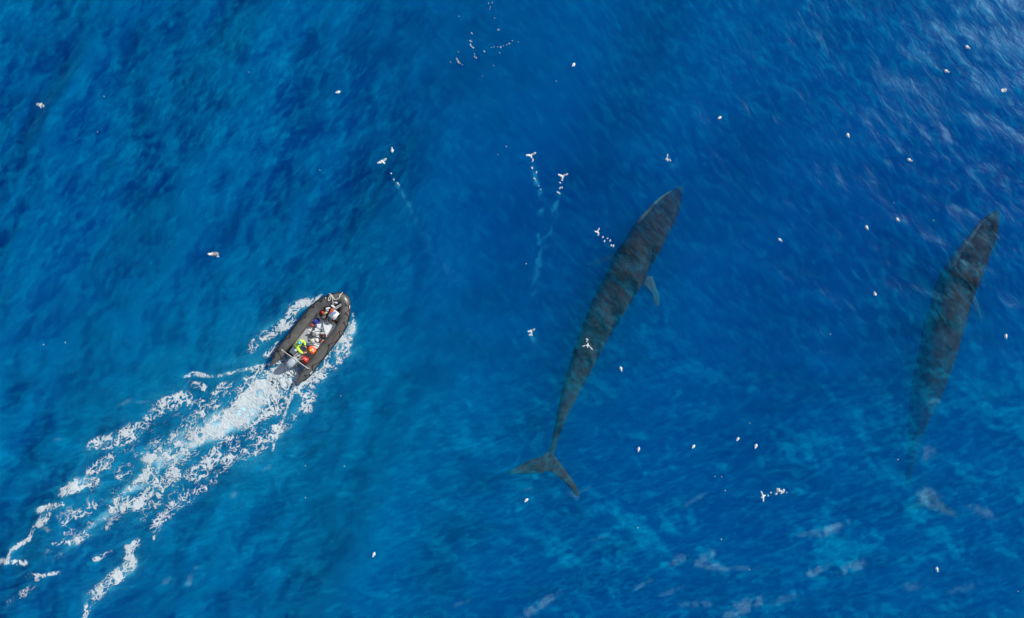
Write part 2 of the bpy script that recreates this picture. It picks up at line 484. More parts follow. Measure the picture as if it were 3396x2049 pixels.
veil += 0.015 * (crest - 0.5) + 0.115 * leftness * (crestL - 0.72)
veil += 0.14 * lower * sm(px_, 900, 2000) * sm(patch + 0.5 * patch3, 0.2, 2.6) * 1.5  # light off the swell facets painted in as teal patches
veil += 0.006 * patch3
veil = np.clip(veil, 0.01, 0.85)
ripple_glare = 0.06 + 0.05 * leftness + 0.05 * lower * sm(px_, 900, 2000) + 0.06 * sm(px_ - py_, 1400, 3300)  # strength of the sky-reflection streaks painted along the ripples
ripple_glare *= np.clip(0.85 + 0.12 * patch3 + 0.35 * sm(patch, -1, 2), 0.25, 2.0)

# pale cloud reflections painted into the water colour: (x, y, length, width, direction in degrees, strength)
SKY_GLARES = [(1785, 2012, 75, 15, 34, .9), (2254, 1854, 30, 14, 25, .7), (2337, 1852, 38, 16, 30, .8), (2372, 1880, 48, 12, -8, .8), (2460, 1882, 42, 8, 0, .6), (2464, 2012, 62, 22, 25, .9), (2311, 2002, 50, 11, 0, .7),
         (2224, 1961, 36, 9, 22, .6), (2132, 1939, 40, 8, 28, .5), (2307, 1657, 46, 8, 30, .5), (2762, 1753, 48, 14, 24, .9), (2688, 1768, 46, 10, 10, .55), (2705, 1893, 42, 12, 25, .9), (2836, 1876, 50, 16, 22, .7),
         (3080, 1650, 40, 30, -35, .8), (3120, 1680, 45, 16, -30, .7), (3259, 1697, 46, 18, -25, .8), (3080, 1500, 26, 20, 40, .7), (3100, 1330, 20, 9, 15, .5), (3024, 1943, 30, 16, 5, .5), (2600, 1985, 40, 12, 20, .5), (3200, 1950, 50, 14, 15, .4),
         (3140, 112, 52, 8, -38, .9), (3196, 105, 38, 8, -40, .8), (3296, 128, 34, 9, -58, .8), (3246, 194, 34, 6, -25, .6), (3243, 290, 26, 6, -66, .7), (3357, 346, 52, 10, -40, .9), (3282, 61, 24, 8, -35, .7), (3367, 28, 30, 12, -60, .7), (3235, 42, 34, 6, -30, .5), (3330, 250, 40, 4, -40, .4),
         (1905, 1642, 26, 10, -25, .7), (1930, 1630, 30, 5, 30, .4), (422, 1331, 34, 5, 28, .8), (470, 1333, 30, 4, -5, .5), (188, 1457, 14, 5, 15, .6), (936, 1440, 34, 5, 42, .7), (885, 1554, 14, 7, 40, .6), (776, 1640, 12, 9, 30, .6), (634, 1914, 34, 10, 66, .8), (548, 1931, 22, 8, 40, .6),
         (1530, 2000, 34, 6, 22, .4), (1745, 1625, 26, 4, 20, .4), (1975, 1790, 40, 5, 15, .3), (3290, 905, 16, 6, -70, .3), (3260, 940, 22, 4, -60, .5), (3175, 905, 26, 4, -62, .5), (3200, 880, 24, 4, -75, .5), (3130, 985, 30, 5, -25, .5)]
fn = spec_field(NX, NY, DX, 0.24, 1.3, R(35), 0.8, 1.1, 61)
sky_glare = np.zeros(H.shape)
for fx_, fy_, ln_, wd_, an_, st_ in SKY_GLARES:
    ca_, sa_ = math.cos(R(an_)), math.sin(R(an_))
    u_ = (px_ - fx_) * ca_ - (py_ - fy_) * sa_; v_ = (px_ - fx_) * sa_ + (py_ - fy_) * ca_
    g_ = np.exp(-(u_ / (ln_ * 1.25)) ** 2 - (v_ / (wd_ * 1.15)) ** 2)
    sky_glare = np.maximum(sky_glare, st_ * sm(g_ * (1 + 0.30 * fn), 0.25, 0.9))
sky_glare *= 0.18

# non-uniform grid: dense where the waves are modelled, coarse to the horizon
far = [9.0, 25.0, 70.0, 180.0, 450.0, 1100.0, 2600.0, 6000.0]
xs = np.concatenate([[gx[0] - f for f in far[::-1]], gx, [gx[-1] + f for f in far]])
ys = np.concatenate([[gy[0] - f for f in far[::-1]], gy, [gy[-1] + f for f in far]])
nf = len(far)
def pad(A, v=None):
    if v is None: return np.pad(A, nf, mode='edge')
    return np.pad(A, nf, constant_values=v)
nxx, nyy = len(xs), len(ys)
VX, VY = np.meshgrid(xs, ys)
V = np.stack([VX, VY, pad(H, 0.0)], -1).reshape(-1, 3)
ii = (np.arange(nyy - 1)[:, None] * nxx + np.arange(nxx - 1)[None, :]).reshape(-1)
F = np.stack([ii, ii + 1, ii + nxx + 1, ii + nxx], -1)
DEPTH = -45.0
nb = len(V)
corner = np.array([[xs[0], ys[0], DEPTH], [xs[-1], ys[0], DEPTH], [xs[-1], ys[-1], DEPTH], [xs[0], ys[-1], DEPTH]])
V = np.concatenate([V, corner])

def np_mesh(name, V, loops, starts, attrs=None, material=None):
    me = bpy.data.meshes.new(name)
    me.vertices.add(len(V)); me.vertices.foreach_set('co', V.astype(np.float32).ravel())
    me.loops.add(len(loops)); me.loops.foreach_set('vertex_index', loops.astype(np.int32))
    me.polygons.add(len(starts)); me.polygons.foreach_set('loop_start', starts.astype(np.int32))
    me.update(calc_edges=True)
    me.polygons.foreach_set('use_smooth', np.ones(len(starts), dtype=bool))
    for k, a in (attrs or {}).items():
        at_ = me.attributes.new(k, 'FLOAT', 'POINT')
        at_.data.foreach_set('value', a.astype(np.float32).ravel())
    if material: me.materials.append(material)
    me.validate()
    return me

# the body of water: wavy top, four walls far away, flat bottom
bot = [i for i in range(nxx)]
rig = [j * nxx + nxx - 1 for j in range(nyy)]
top = [(nyy - 1) * nxx + i for i in range(nxx - 1, -1, -1)]
lef = [j * nxx for j in range(nyy - 1, -1, -1)]
extra = [[nb + 0, nb + 1] + bot[::-1], [nb + 1, nb + 2] + rig[::-1], [nb + 2, nb + 3] + top[::-1], [nb + 3, nb + 0] + lef[::-1], [nb + 3, nb + 2, nb + 1, nb + 0]]
loops = np.concatenate([F.ravel()] + [np.array(e) for e in extra])
starts = np.concatenate([np.arange(len(F)) * 4, len(F) * 4 + np.cumsum([0] + [len(e) for e in extra[:-1]])])

def water_material():
    m, n, l = new_mat('sea_water')
    out = n.new('ShaderNodeOutputMaterial')
    geo = n.new('ShaderNodeNewGeometry')
    def ntex(scale, detail, rough, rot, sx, sy, dist=0.0):
        mp = n.new('ShaderNodeMapping')
        mp.vector_type = 'TEXTURE'
        mp.inputs['Rotation'].default_value = (0, 0, rot)
        mp.inputs['Scale'].default_value = (sx, sy, 1)
        l.new(geo.outputs['Position'], mp.inputs['Vector'])
        t = n.new('ShaderNodeTexNoise')
        t.inputs['Scale'].default_value = scale
        t.inputs['Detail'].default_value = detail
        t.inputs['Roughness'].default_value = rough
        t.inputs['Distortion'].default_value = dist
        l.new(mp.outputs[0], t.inputs['Vector'])
        return t
    sep = n.new('ShaderNodeSeparateXYZ'); l.new(geo.outputs['Position'], sep.inputs[0])
    mr = n.new('ShaderNodeMapRange'); mr.interpolation_type = 'SMOOTHSTEP'
    mr.inputs[1].default_value = -14; mr.inputs[2].default_value = 8
    l.new(sep.outputs[0], mr.inputs[0])
    ml = n.new('ShaderNodeMapRange'); ml.interpolation_type = 'SMOOTHSTEP'
    ml.inputs[1].default_value = 3; ml.inputs[2].default_value = -11
    l.new(sep.outputs[1], ml.inputs[0])
    def fmix(fac, a_, b_, oa='Fac', ob='Fac'):
        mx_ = n.new('ShaderNodeMix'); mx_.data_type = 'FLOAT'
        l.new(fac.outputs[0], mx_.inputs[0]); l.new(a_, mx_.inputs[2]); l.new(b_, mx_.inputs[3])
        return mx_
    def waves(f, det, rough, st, dist):
        """ripples that run one way at the left, another at the upper right and a third lower down"""
        a_ = ntex(f, det, rough, R(52), st, 1.0, dist)
        b_ = ntex(f * 1.05, det, rough, R(-50), st, 1.0, dist)
        c_ = ntex(f * 0.95, det, rough, R(20), st, 1.0, dist)
        return fmix(ml, fmix(mr, a_.outputs['Fac'], b_.outputs['Fac']).outputs[0], c_.outputs['Fac'])
    mx = waves(2.0, 5, 0.62, 2.3, 0.6)
    mf = waves(5.2, 2.5, 0.60, 2.8, 0.5)
    bp = n.new('ShaderNodeBump')
    bp.inputs['Strength'].default_value = 1.0
    bp.inputs['Distance'].default_value = 0.03
    l.new(mx.outputs[0], bp.inputs['Height'])
    bd = n.new('ShaderNodeBump')
    bd.inputs['Strength'].default_value = 1.0
    bd.inputs['Distance'].default_value = 0.15
    l.new(mx.outputs[0], bd.inputs['Height'])
    veil_a = n.new('ShaderNodeAttribute'); veil_a.attribute_name = 'veil'
    milk_a = n.new('ShaderNodeAttribute'); milk_a.attribute_name = 'milk'
    vm = n.new('ShaderNodeMath'); vm.operation = 'MAXIMUM'
    mk = n.new('ShaderNodeMath'); mk.operation = 'MULTIPLY'; mk.inputs[1].default_value = 0.85
    l.new(milk_a.outputs['Fac'], mk.inputs[0])
    l.new(veil_a.outputs['Fac'], vm.inputs[0]); l.new(mk.outputs[0], vm.inputs[1])
    def ramp(src, lo, hi, o0, o1):
        r_ = n.new('ShaderNodeMapRange'); r_.interpolation_type = 'SMOOTHSTEP'
        for k, v in zip((1, 2, 3, 4), (lo, hi, o0, o1)): r_.inputs[k].default_value = v
        l.new(src.outputs[0], r_.inputs[0]); return r_
    def mth(op, a_, b_, clamp=False):
        q = n.new('ShaderNodeMath'); q.operation = op; q.use_clamp = clamp
        for k, v in enumerate((a_, b_)):
            if isinstance(v, (int, float)): q.inputs[k].default_value = v
            else: l.new(v.outputs[0], q.inputs[k])
        return q
    rp_a = n.new('ShaderNodeAttribute'); rp_a.attribute_name = 'ripple_glare'
    rpo = n.new('ShaderNodeMath'); rpo.operation = 'ADD'; rpo.inputs[1].default_value = 0.0
    l.new(rp_a.outputs['Fac'], rpo.inputs[0])
    r1 = ramp(mx, 0.44, 0.70, -0.30, 1.0)
    r2 = ramp(mf, 0.42, 0.68, -0.28, 0.62)
    vr = mth('MAXIMUM', mth('ADD', vm, mth('MULTIPLY', rpo, mth('ADD', r1, r2))), 0.004, True)
    cm = n.new('ShaderNodeValToRGB')
    e = cm.color_ramp.elements
    e[0].position = 0.0; e[0].color = (0.0, 0.31, 0.53, 1)
    e[1].position = 1.0; e[1].color = (0.45, 0.70, 0.80, 1)
    e2 = e.new(0.42); e2.color = (0.03, 0.46, 0.68, 1)
    l.new(milk_a.outputs['Fac'], cm.inputs['Fac'])
    fa = n.new('ShaderNodeAttribute'); fa.attribute_name = 'sky_glare'
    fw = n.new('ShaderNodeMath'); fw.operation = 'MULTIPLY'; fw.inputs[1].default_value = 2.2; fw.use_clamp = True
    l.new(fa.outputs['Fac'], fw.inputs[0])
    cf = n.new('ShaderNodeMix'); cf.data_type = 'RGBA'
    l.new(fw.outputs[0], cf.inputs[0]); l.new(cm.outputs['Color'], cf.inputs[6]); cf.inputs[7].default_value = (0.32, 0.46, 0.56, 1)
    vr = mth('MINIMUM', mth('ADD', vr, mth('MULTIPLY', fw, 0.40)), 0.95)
    df = n.new('ShaderNodeBsdfDiffuse')
    l.new(cf.outputs[2], df.inputs['Color']); l.new(bd.outputs[0], df.inputs['Normal'])
    tr = n.new('ShaderNodeBsdfTransparent')
    m1 = n.new('ShaderNodeMixShader')
    l.new(vr.outputs[0], m1.inputs[0]); l.new(tr.outputs[0], m1.inputs[1]); l.new(df.outputs[0], m1.inputs[2])
    gl = n.new('ShaderNodeBsdfGlossy')
    gl.distribution = 'BECKMANN'
    gl.inputs['Roughness'].default_value = 0.30
    gl.inputs['Color'].default_value = (0.18, 0.36, 0.48, 1)
    l.new(bp.outputs[0], gl.inputs['Normal'])
    fr = n.new('ShaderNodeFresnel'); fr.inputs['IOR'].default_value = 1.20
    l.new(bp.outputs[0], fr.inputs['Normal'])
    m2 = n.new('ShaderNodeMixShader')
    l.new(fr.outputs[0], m2.inputs[0]); l.new(m1.outputs[0], m2.inputs[1]); l.new(gl.outputs[0], m2.inputs[2])
    l.new(m2.outputs[0], out.inputs['Surface'])
    vs = n.new('ShaderNodeVolumeScatter')
    vs.inputs['Color'].default_value = (0.0, 0.24, 1.0, 1)
    vs.inputs['Density'].default_value = 0.16
    va = n.new('ShaderNodeVolumeAbsorption')
    va.inputs['Color'].default_value = (0.0, 0.66, 0.875, 1)
    va.inputs['Density'].default_value = 0.30
    ad = n.new('ShaderNodeAddShader')
    l.new(vs.outputs[0], ad.inputs[0]); l.new(va.outputs[0], ad.inputs[1])
    l.new(ad.outputs[0], out.inputs['Volume'])
    return m

me = np_mesh('sea', V, loops, starts, {'veil': np.concatenate([pad(veil).ravel(), np.zeros(4)]), 'sky_glare': np.concatenate([pad(sky_glare, 0.0).ravel(), np.zeros(4)]), 'ripple_glare': np.concatenate([pad(ripple_glare).ravel(), np.zeros(4)]), 'milk': np.concatenate([pad(milk, 0.0).ravel(), np.zeros(4)])}, water_material())
sea = link(bpy.data.objects.new('sea', me))
tag(sea, kind='structure')
sb = mesh_obj('unseen_sea_floor', [(-6200, -6200, DEPTH - 0.5), (6200, -6200, DEPTH - 0.5), (6200, 6200, DEPTH - 0.5), (-6200, 6200, DEPTH - 0.5)], [(0, 1, 2, 3)],
              mat('unseen_sea_floor', (0.02, 0.03, 0.05), 0.9, 0.2, 0.02, 0))
tag(sb, kind='structure')  # unseen dark sheet added to keep sky light from entering below

# ------------------------------------------------------------------ foam on the water
def foam_material(name, lo=0.0, hi=0.85):
    m, n, l = new_mat(name)
    out = n.new('ShaderNodeOutputMaterial')
    a = n.new('ShaderNodeAttribute'); a.attribute_name = 'foam'
    mr = n.new('ShaderNodeMapRange'); mr.inputs[1].default_value = lo; mr.inputs[2].default_value = hi
    mr.inputs[4].default_value = 0.97
    l.new(a.outputs['Fac'], mr.inputs[0])
    geo = n.new('ShaderNodeNewGeometry')
    nz = n.new('ShaderNodeTexNoise'); nz.inputs['Scale'].default_value = 7.0; nz.inputs['Detail'].default_value = 6; nz.inputs['Roughness'].default_value = 0.65
    l.new(geo.outputs['Position'], nz.inputs['Vector'])
    rp = n.new('ShaderNodeValToRGB')
    rp.color_ramp.elements[0].position = 0.32; rp.color_ramp.elements[0].color = (0.40, 0.50, 0.55, 1)
    rp.color_ramp.elements[1].position = 0.60; rp.color_ramp.elements[1].color = (0.50, 0.55, 0.57, 1)
    l.new(nz.outputs['Fac'], rp.inputs['Fac'])
    bp = n.new('ShaderNodeBump'); bp.inputs['Strength'].default_value = 0.6; bp.inputs['Distance'].default_value = 0.08
    l.new(nz.outputs['Fac'], bp.inputs['Height'])
    df = n.new('ShaderNodeBsdfDiffuse'); l.new(rp.outputs['Color'], df.inputs['Color']); l.new(bp.outputs[0], df.inputs['Normal'])
    tr = n.new('ShaderNodeBsdfTransparent')
    mx = n.new('ShaderNodeMixShader')
    l.new(mr.outputs[0], mx.inputs[0]); l.new(tr.outputs[0], mx.inputs[1]); l.new(df.outputs[0], mx.inputs[2])
    l.new(mx.outputs[0], out.inputs['Surface'])
    return m
M['foam'] = foam_material('foam')

FD = 0.03
fx0, fy1 = at(-40, 950)[:2]; fx1, fy0 = at(1215, 2090)[:2]
FNX, FNY = int((fx1 - fx0) / FD) // 2 * 2, int((fy1 - fy0) / FD) // 2 * 2
FX, FY = np.meshgrid(fx0 + np.arange(FNX) * FD, fy0 + np.arange(FNY) * FD)

wx = spec_field(FNX, FNY, FD, 0.3, 1.6, 0, 10, 1.8, 31)
wy = spec_field(FNX, FNY, FD, 0.3, 1.6, 0, 10, 1.8, 32)
def warped(f, ax_, ay_):
    """f read at places shifted by ax_, ay_ metres"""
    jj_, ii_ = np.indices(f.shape)
    return f[(jj_ + (ay_ / FD).astype(int)) % f.shape[0], (ii_ + (ax_ / FD).astype(int)) % f.shape[1]]
w2x = spec_field(FNX, FNY, FD, 0.25, 0.9, 0, 10, 1.6, 41)
w2y = spec_field(FNX, FNY, FD, 0.25, 0.9, 0, 10, 1.6, 42)
s1 = warped(spec_field(FNX, FNY, FD, 0.28, 1.5, R(130), 1.2, 1.35, 33), 0.10 * wx + 0.05 * w2x, 0.10 * wy + 0.05 * w2y)
s2 = warped(spec_field(FNX, FNY, FD, 0.18, 0.7, R(130), 1.0, 1.3, 34), 0.05 * wx + 0.03 * w2y, 0.05 * wy + 0.03 * w2x)
fb = spec_field(FNX, FNY, FD, 0.09, 1.8, 0, 10, 1.25, 35)
big = spec_field(FNX, FNY, FD, 0.5, 2.4, R(130), 1.0, 1.5, 36)
P_ = np.maximum(1.15 - 2.1 * np.abs(s1), 0.85 - 2.0 * np.abs(s2)) + 0.28 * big + 0.15 * fb
order = np.argsort(P_.ravel()); rank = np.empty(order.size); rank[order] = np.linspace(0, 1, order.size)
rank = rank.reshape(P_.shape)
cover = np.clip(foam_cover(FX, FY), 0, 1)
cover = np.clip(cover * (1 + 0.22 * wy), 0, 1)
amt = sm(rank - (1 - np.clip(1.10 * cover, 0, 1)), 0.0, 0.32) * sm(cover, 0.05, 0.2)
amt = np.maximum(amt, sm(cover, 0.86, 0.99) * (0.55 + 0.45 * sm(fb, -1.2, 0.5)))
# none under the boat's floor and tubes
cth, sth = math.cos(R(-38.2)), math.sin(R(-38.2))
LU = (FX - BOAT_C.x) * cth + (FY - BOAT_C.y) * sth
LV = -(FX - BOAT_C.x) * sth + (FY - BOAT_C.y) * cth
hw = np.interp(LV, [-2.0, 0.9, 1.4, 1.7, 2.15, 2.62, 2.87, 2.95], [1.0, 1.0, 0.92, 0.82, 0.6, 0.3, 0.05, 0])
inside = (np.abs(LU) < hw) & (LV > -1.9) & (LV < 2.95)
amt[inside] = 0

def hz_arr(X, Y):
    i = np.clip((X - gx[0]) / DX, 0, NX - 1.001); j = np.clip((Y - gy[0]) / DX, 0, NY - 1.001)
    i0, j0 = i.astype(int), j.astype(int); a, b = i - i0, j - j0
    return (H[j0, i0] * (1 - a) + H[j0, i0 + 1] * a) * (1 - b) + (H[j0 + 1, i0] * (1 - a) + H[j0 + 1, i0 + 1] * a) * b

heap = np.exp(-((LV + 2.9) / 1.3) ** 2) * np.exp(-(LU / 0.8) ** 2)
FZ = hz_arr(FX, FY) + 0.012 + 0.012 * amt * (1 + 0.4 * fb) + 0.14 * heap * amt * (1 + 0.3 * wx)

def foam_mesh(name, region, label):
    A = np.where(region, amt, 0)
    c = np.maximum(np.maximum(A[:-1, :-1], A[1:, :-1]), np.maximum(A[:-1, 1:], A[1:, 1:])) > 0.03
    jj, ii_ = np.nonzero(c)
    q = jj * FNX + ii_
    f = np.stack([q, q + 1, q + FNX + 1, q + FNX], -1)
    used, inv = np.unique(f.ravel(), return_inverse=True)
    vv = np.stack([FX.ravel()[used], FY.ravel()[used], FZ.ravel()[used]], -1)
    me = np_mesh(name, vv, inv, np.arange(len(f)) * 4, {'foam': A.ravel()[used]}, M['foam'])
    return tag(link(bpy.data.objects.new(name, me)), label, 'foam', None, 'stuff')
bowpart = LV > -2.05
foam_mesh('wake_foam', ~bowpart, 'lacy white wake foam streaming behind the boat')
foam_mesh('bow_wave_foam', bowpart, 'white bow wave foam along both sides of the boat')

# ------------------------------------------------------------------ splashes of birds taking off, loose flecks
def splash(name, spots, label, kind, cat='splash', group=None, seed=0, milky=1.0):
    bm = bmesh.new()
    lay = bm.verts.layers.float.new('foam')
    rg = random.Random(seed)
    for s in spots:
        px, py, r = s[:3]
        st, an = (s[3], s[4]) if len(s) > 3 else (1.0, 0.0)
        c = at(px, py)
        rr = r / PXM
        cnt = 1 if r < 3 else 3
        for k in range(cnt):
            ox, oy = (rg.uniform(-.5, .5) * rr * st, rg.uniform(-.5, .5) * rr) if cnt > 1 else (0, 0)
            q = rr * (1 if cnt == 1 else rg.uniform(.45, .8))
            ca, sa = math.cos(an), math.sin(an)
            x, y = c.x + ca * ox - sa * oy, c.y + sa * ox + ca * oy
            vs = add_lump(bm, x, y, hz(x, y) + 0.005, q * st, q, min(0.10, q * 0.9), seed + k + px * .01, 0.6, 2, 1.9, an)
            for v in vs: v[lay] = milky * rg.uniform(.7, 1.0)
    o = bm_obj(name, bm, M['foam'])
    return tag(o, label, cat, group, kind)

G_SPL = 'splash trails behind birds taking off'
splash('splash_foam', [(1296, 574, 2.6), (1306, 595, 2.4), (1319, 610, 3.2, 1.7, R(-40)), (1325, 615, 2)], 'white splashes in a short row below the bird banking above the boat', 'stuff', seed=1)
splash('splash_foam', [(1767, 530, 2.5, 1.8, R(80)), (1765, 535, 2.2), (1763, 557, 4), (1779, 571, 1.8, 2, R(80)), (1772, 592, 2, 2.5, R(-30)), (1777, 600, 1.6), (1786, 616, 1.6), (1793, 628, 1.8)], 'white splashes trailing down from the left bird of the pair taking off', 'stuff', seed=2)
splash('splash_foam', [(1865, 596, 3.5, 1.4, 0), (1858, 605, 3.4), (1857, 623, 2.2, 1.8, R(60)), (1864, 621, 1.8, 2, R(80)), (1852, 639, 3.2, 2, R(-30))], 'white splashes trailing down from the right bird of the pair taking off', 'stuff', seed=3)
splash('splash_foam', [(1984, 779, 2.6), (1999, 786, 2.6, 1.3, R(60)), (2005, 800, 3.4), (2023, 798, 3, 1.6, R(60)), (2027, 813, 3), (2034, 815, 3, 1.4, R(50)), (2015, 790, 1.5, 2, R(30))], 'white splashes between the low bird and the side of the middle whale', 'stuff', seed=4)
splash('splash_foam', [(1758, 1110, 3.6, 1.4, 0), (1764, 1111, 2.4)], 'small splash under the tail of the bird left of the middle whale', 'stuff', seed=5)
splash('splash_foam', [(1945, 1125, 3.2), (1949, 1127, 2.6), (1946, 1132, 2)], 'small splash above the bird crossing the back of the middle whale', 'stuff', seed=6)
splash('splash_foam', [(2548, 1644, 2.2, 1.5, R(-60)), (2557, 1634, 3.4), (2574, 1638, 5), (2583, 1626, 8), (2590, 1631, 6), (2598, 1628, 5, 1.5, R(70)), (2610, 1634, 2)], 'white spray trailing right of the bird below the row of floating birds', 'stuff', seed=7)
splash('splash_foam', [(2221, 532, 2.4, 1.8, R(-30)), (2213, 533, 2, 1.6, R(80)), (2221, 527, 1.6)], 'small splash under the bird above the snout of the middle whale', 'stuff', seed=8)
fl = [(1564, 109, 1.6, 2.4, R(-60)), (1560, 136, 2.2, 2, R(-20)), (1560, 148, 1.9, 2, R(-80)), (1564, 154, 1.9, 2, R(-50)), (1569, 158, 2.4), (1515, 195, 2.0, 2.2, R(-60)), (1519, 203, 2.6, 2.4, R(-65)), (1525, 208, 1.6, 2, R(-30)),
      (1606, 170, 2.2, 1.6, R(-40)), (1661, 156, 2.6), (1689, 145, 2.4), (1653, 99, 2, 1.8, 0), (1574, 187, 1.4, 2, R(60)), (1579, 191, 1.5, 2, R(60)), (1573, 178, 1.4), (1520, 171, 1.6), (1630, 157, 1.4), (1638, 155, 1.4), (1650, 155, 1.4),
      (1669, 151, 1.4), (1680, 148, 1.5), (1699, 136, 1.5), (1719, 139, 1.3), (1657, 175, 1.4), (1494, 205, 1.4), (1533, 213, 1.3), (1620, 10, 1.6), (1626, 22, 1.4), (1632, 8, 1.5), (1624, 30, 1.3), (1640, 60, 1.3), (1522, 53, 1.4), (1600, 252, 1.1), (1637, 217, 1.2)]
fl += [(344, 319, 1.3), (324, 437, 1.4), (1060, 563, 1.5), (1679, 486, 1.8), (1651, 513, 1.6), (1844, 270, 1.6), (3018, 406, 1.4), (3098, 730, 1.6), (1745, 874, 1.8), (143, 1143, 2.0), (216, 1136, 1.8), (1142, 1547, 2), (2980, 1525, 2.2),
       (2405, 1627, 2.2), (2394, 1581, 1.6), (2371, 1580, 1.6), (2392, 1788, 2.0), (2115, 1750, 1.8), (2484, 1888, 1.6), (3374, 1960, 1.6), (1010, 1652, 1.7), (1009, 1546, 1.5), (831, 244, 1.4), (2754, 1108, 1.6), (2967, 672, 1.5), (1128, 1313, 1.5), (2487, 1403, 1.7)]
splash('foam_flecks', fl, 'scattered white foam flecks on the open blue water', 'stuff', 'foam', seed=9, milky=0.62)

# ------------------------------------------------------------------ whales
def whale(name, nose, tail, Lp, Rp, ztop, hk, flippers, fluke, fluke_z, jaw, label, dorsal):
    zr = -0.9
    N0, T0 = at(*nose, zr), at(*tail, zr)
    ax = (T0 - N0); L = ax.length; ax.normalize()
    sd = Vector((-ax.y, ax.x, 0))                       # towards the whale's starboard or port, whichever
    def so(p):
        q = at(*p, zr) - N0
        return q.dot(ax), q.dot(sd)
    A = sorted(so(p) for p in Lp); B = sorted(so(p) for p in Rp)
    A = np.array([(0, 0)] + A); B = np.array([(0, 0)] + B)
    n = 90
    s = np.linspace(0, 1, n) ** 1.15 * L
    a = np.interp(s, A[:, 0], A[:, 1]); b = np.interp(s, B[:, 0], B[:, 1])
    ker = np.array([1, 2, 3, 2, 1]) / 9
    def smo(v):
        w = np.convolve(np.pad(v, 2, mode='edge'), ker, 'valid'); w[:2] = v[:2]; return w
    a, b = smo(smo(a)), smo(smo(b))
    c, hwid = (a + b) / 2, np.maximum(np.abs(b - a) / 2 * 1.06, 0.05)
    zt = np.interp(s / L, [p[0] for p in ztop], [p[1] for p in ztop])
    bm = bmesh.new()
    seg = 28
    rings = []
    for k in range(n):
        f = s[k] / L
        hh = hwid[k] * np.interp(f, [0, .08, .25, .55, .8, 1], hk)
        zc = zt[k] - hh
        o = N0 + ax * s[k] + sd * c[k]
        ring = []
        for j in range(seg):
            t = 2 * math.pi * j / seg
            cx, cz = math.cos(t), math.sin(t)
            flat = 0.82 if f < 0.22 and cz > 0 else 1.0       # flat rostrum
            ring.append(bm.verts.new((o.x + sd.x * math.copysign(abs(cx) ** .85, cx) * hwid[k], o.y + sd.y * math.copysign(abs(cx) ** .85, cx) * hwid[k], zc + math.copysign(abs(cz) ** 0.8, cz) * hh * flat)))
        rings.append(ring)
    for p, q in zip(rings[:-1], rings[1:]):
        for j in range(seg):
            bm.faces.new((p[j], p[(j + 1) % seg], q[(j + 1) % seg], q[j]))
    bm.faces.new(rings[0][::-1]); bm.faces.new(rings[-1])
    # splash guard ridge and blowholes on the head
    def wedge(pts2, zs, th):
        """thick leaf: outline of photograph readings, rounded section (thick inside, thin at the rim)"""
        P = [at(x, y, z) for (x, y), z in zip(pts2, zs)]
        cen = sum(P, Vector()) / len(P)
        ring0 = [bm.verts.new(p) for p in P]
        up = [bm.verts.new(p.lerp(cen, .35) + Vector((0, 0, th * .75))) for p in P]
        dn = [bm.verts.new(p.lerp(cen, .35) - Vector((0, 0, th * .75))) for p in P]
        m_ = len(P)
        for i in range(m_):
            j = (i + 1) % m_
            bm.faces.new((ring0[i], ring0[j], up[j], up[i])); bm.faces.new((ring0[j], ring0[i], dn[i], dn[j]))
        bm.faces.new(up); bm.faces.new(dn[::-1])
    for pts2, zs in flippers: wedge(pts2, zs, 0.15)
    for half in fluke: wedge(half, fluke_z if isinstance(fluke_z, list) else [fluke_z] * len(half), 0.20)
    # dorsal fin
    f, hgt = dorsal
    k = int(np.argmin(np.abs(s / L - f)))
    o = N0 + ax * s[k] + sd * c[k]
    fin = []
    for w in (-.07, .07):
        fin.append([bm.verts.new(o + ax * u + sd * (w * tp) + Vector((0, 0, zt[k] - .15 + zz))) for u, zz, tp in ((-.55, 0, 1), (.15, hgt + .15, .3), (.34, hgt * .92 + .15, .2), (.25, .12, .8), (.35, 0, 1))])
    for i in range(5):
        j = (i + 1) % 5
        bm.faces.new((fin[0][i], fin[0][j], fin[1][j], fin[1][i]))
    bm.faces.new(fin[0][::-1]); bm.faces.new(fin[1])
    o_ = bm_obj(name, bm, M['whale'])
    md = o_.modifiers.new('skin', 'REMESH'); md.mode = 'VOXEL'; md.voxel_size = 0.05
    sm_ = o_.modifiers.new('soft', 'SMOOTH'); sm_.factor = 0.5; sm_.iterations = 3
    bake(o_)
    me = o_.data
    co = np.empty(len(me.vertices) * 3, np.float32); me.vertices.foreach_get('co', co); co = co.reshape(-1, 3)
    rel = co - np.array(N0)[None]
    S_ = rel @ np.array(ax); D_ = rel @ np.array(sd)
    cc = np.interp(S_, s, c); hw_ = np.interp(S_, s, hwid); ztv = np.interp(S_, s, zt)
    lat = (D_ - cc) / hw_                                # -1..1 across
    pale = np.zeros(len(co))
    side, s0, s1, amt_ = jaw
    m_ = (np.sign(lat) == side) & (S_ > s0 * L) & (S_ < s1 * L)
    pale[m_] = (amt_ * sm(np.abs(lat), .72, .95) * sm(S_, s0 * L, s0 * L + .4) * (1 - sm(S_, s1 * L - .6, s1 * L)))[m_]
    out = (np.abs(lat) > 1.15) & (S_ < 0.62 * L) & (S_ > 0.2 * L)          # flippers are paler than the back
    pale[out] = np.maximum(pale[out], 0.30)
    fl_ = S_ > 0.985 * L                                  # flukes a little browner
    pale[fl_] = np.maximum(pale[fl_], 0.02)
    belly = sm(ztv - co[:, 2], 1.3 * hw_.clip(.1), 1.9 * hw_.clip(.1)) * (S_ < .8 * L)
    pale = np.maximum(pale, 0.5 * belly)
    at_ = me.attributes.new('pale', 'FLOAT', 'POINT'); at_.data.foreach_set('value', pale.astype(np.float32))
    return tag(o_, label, 'whale')

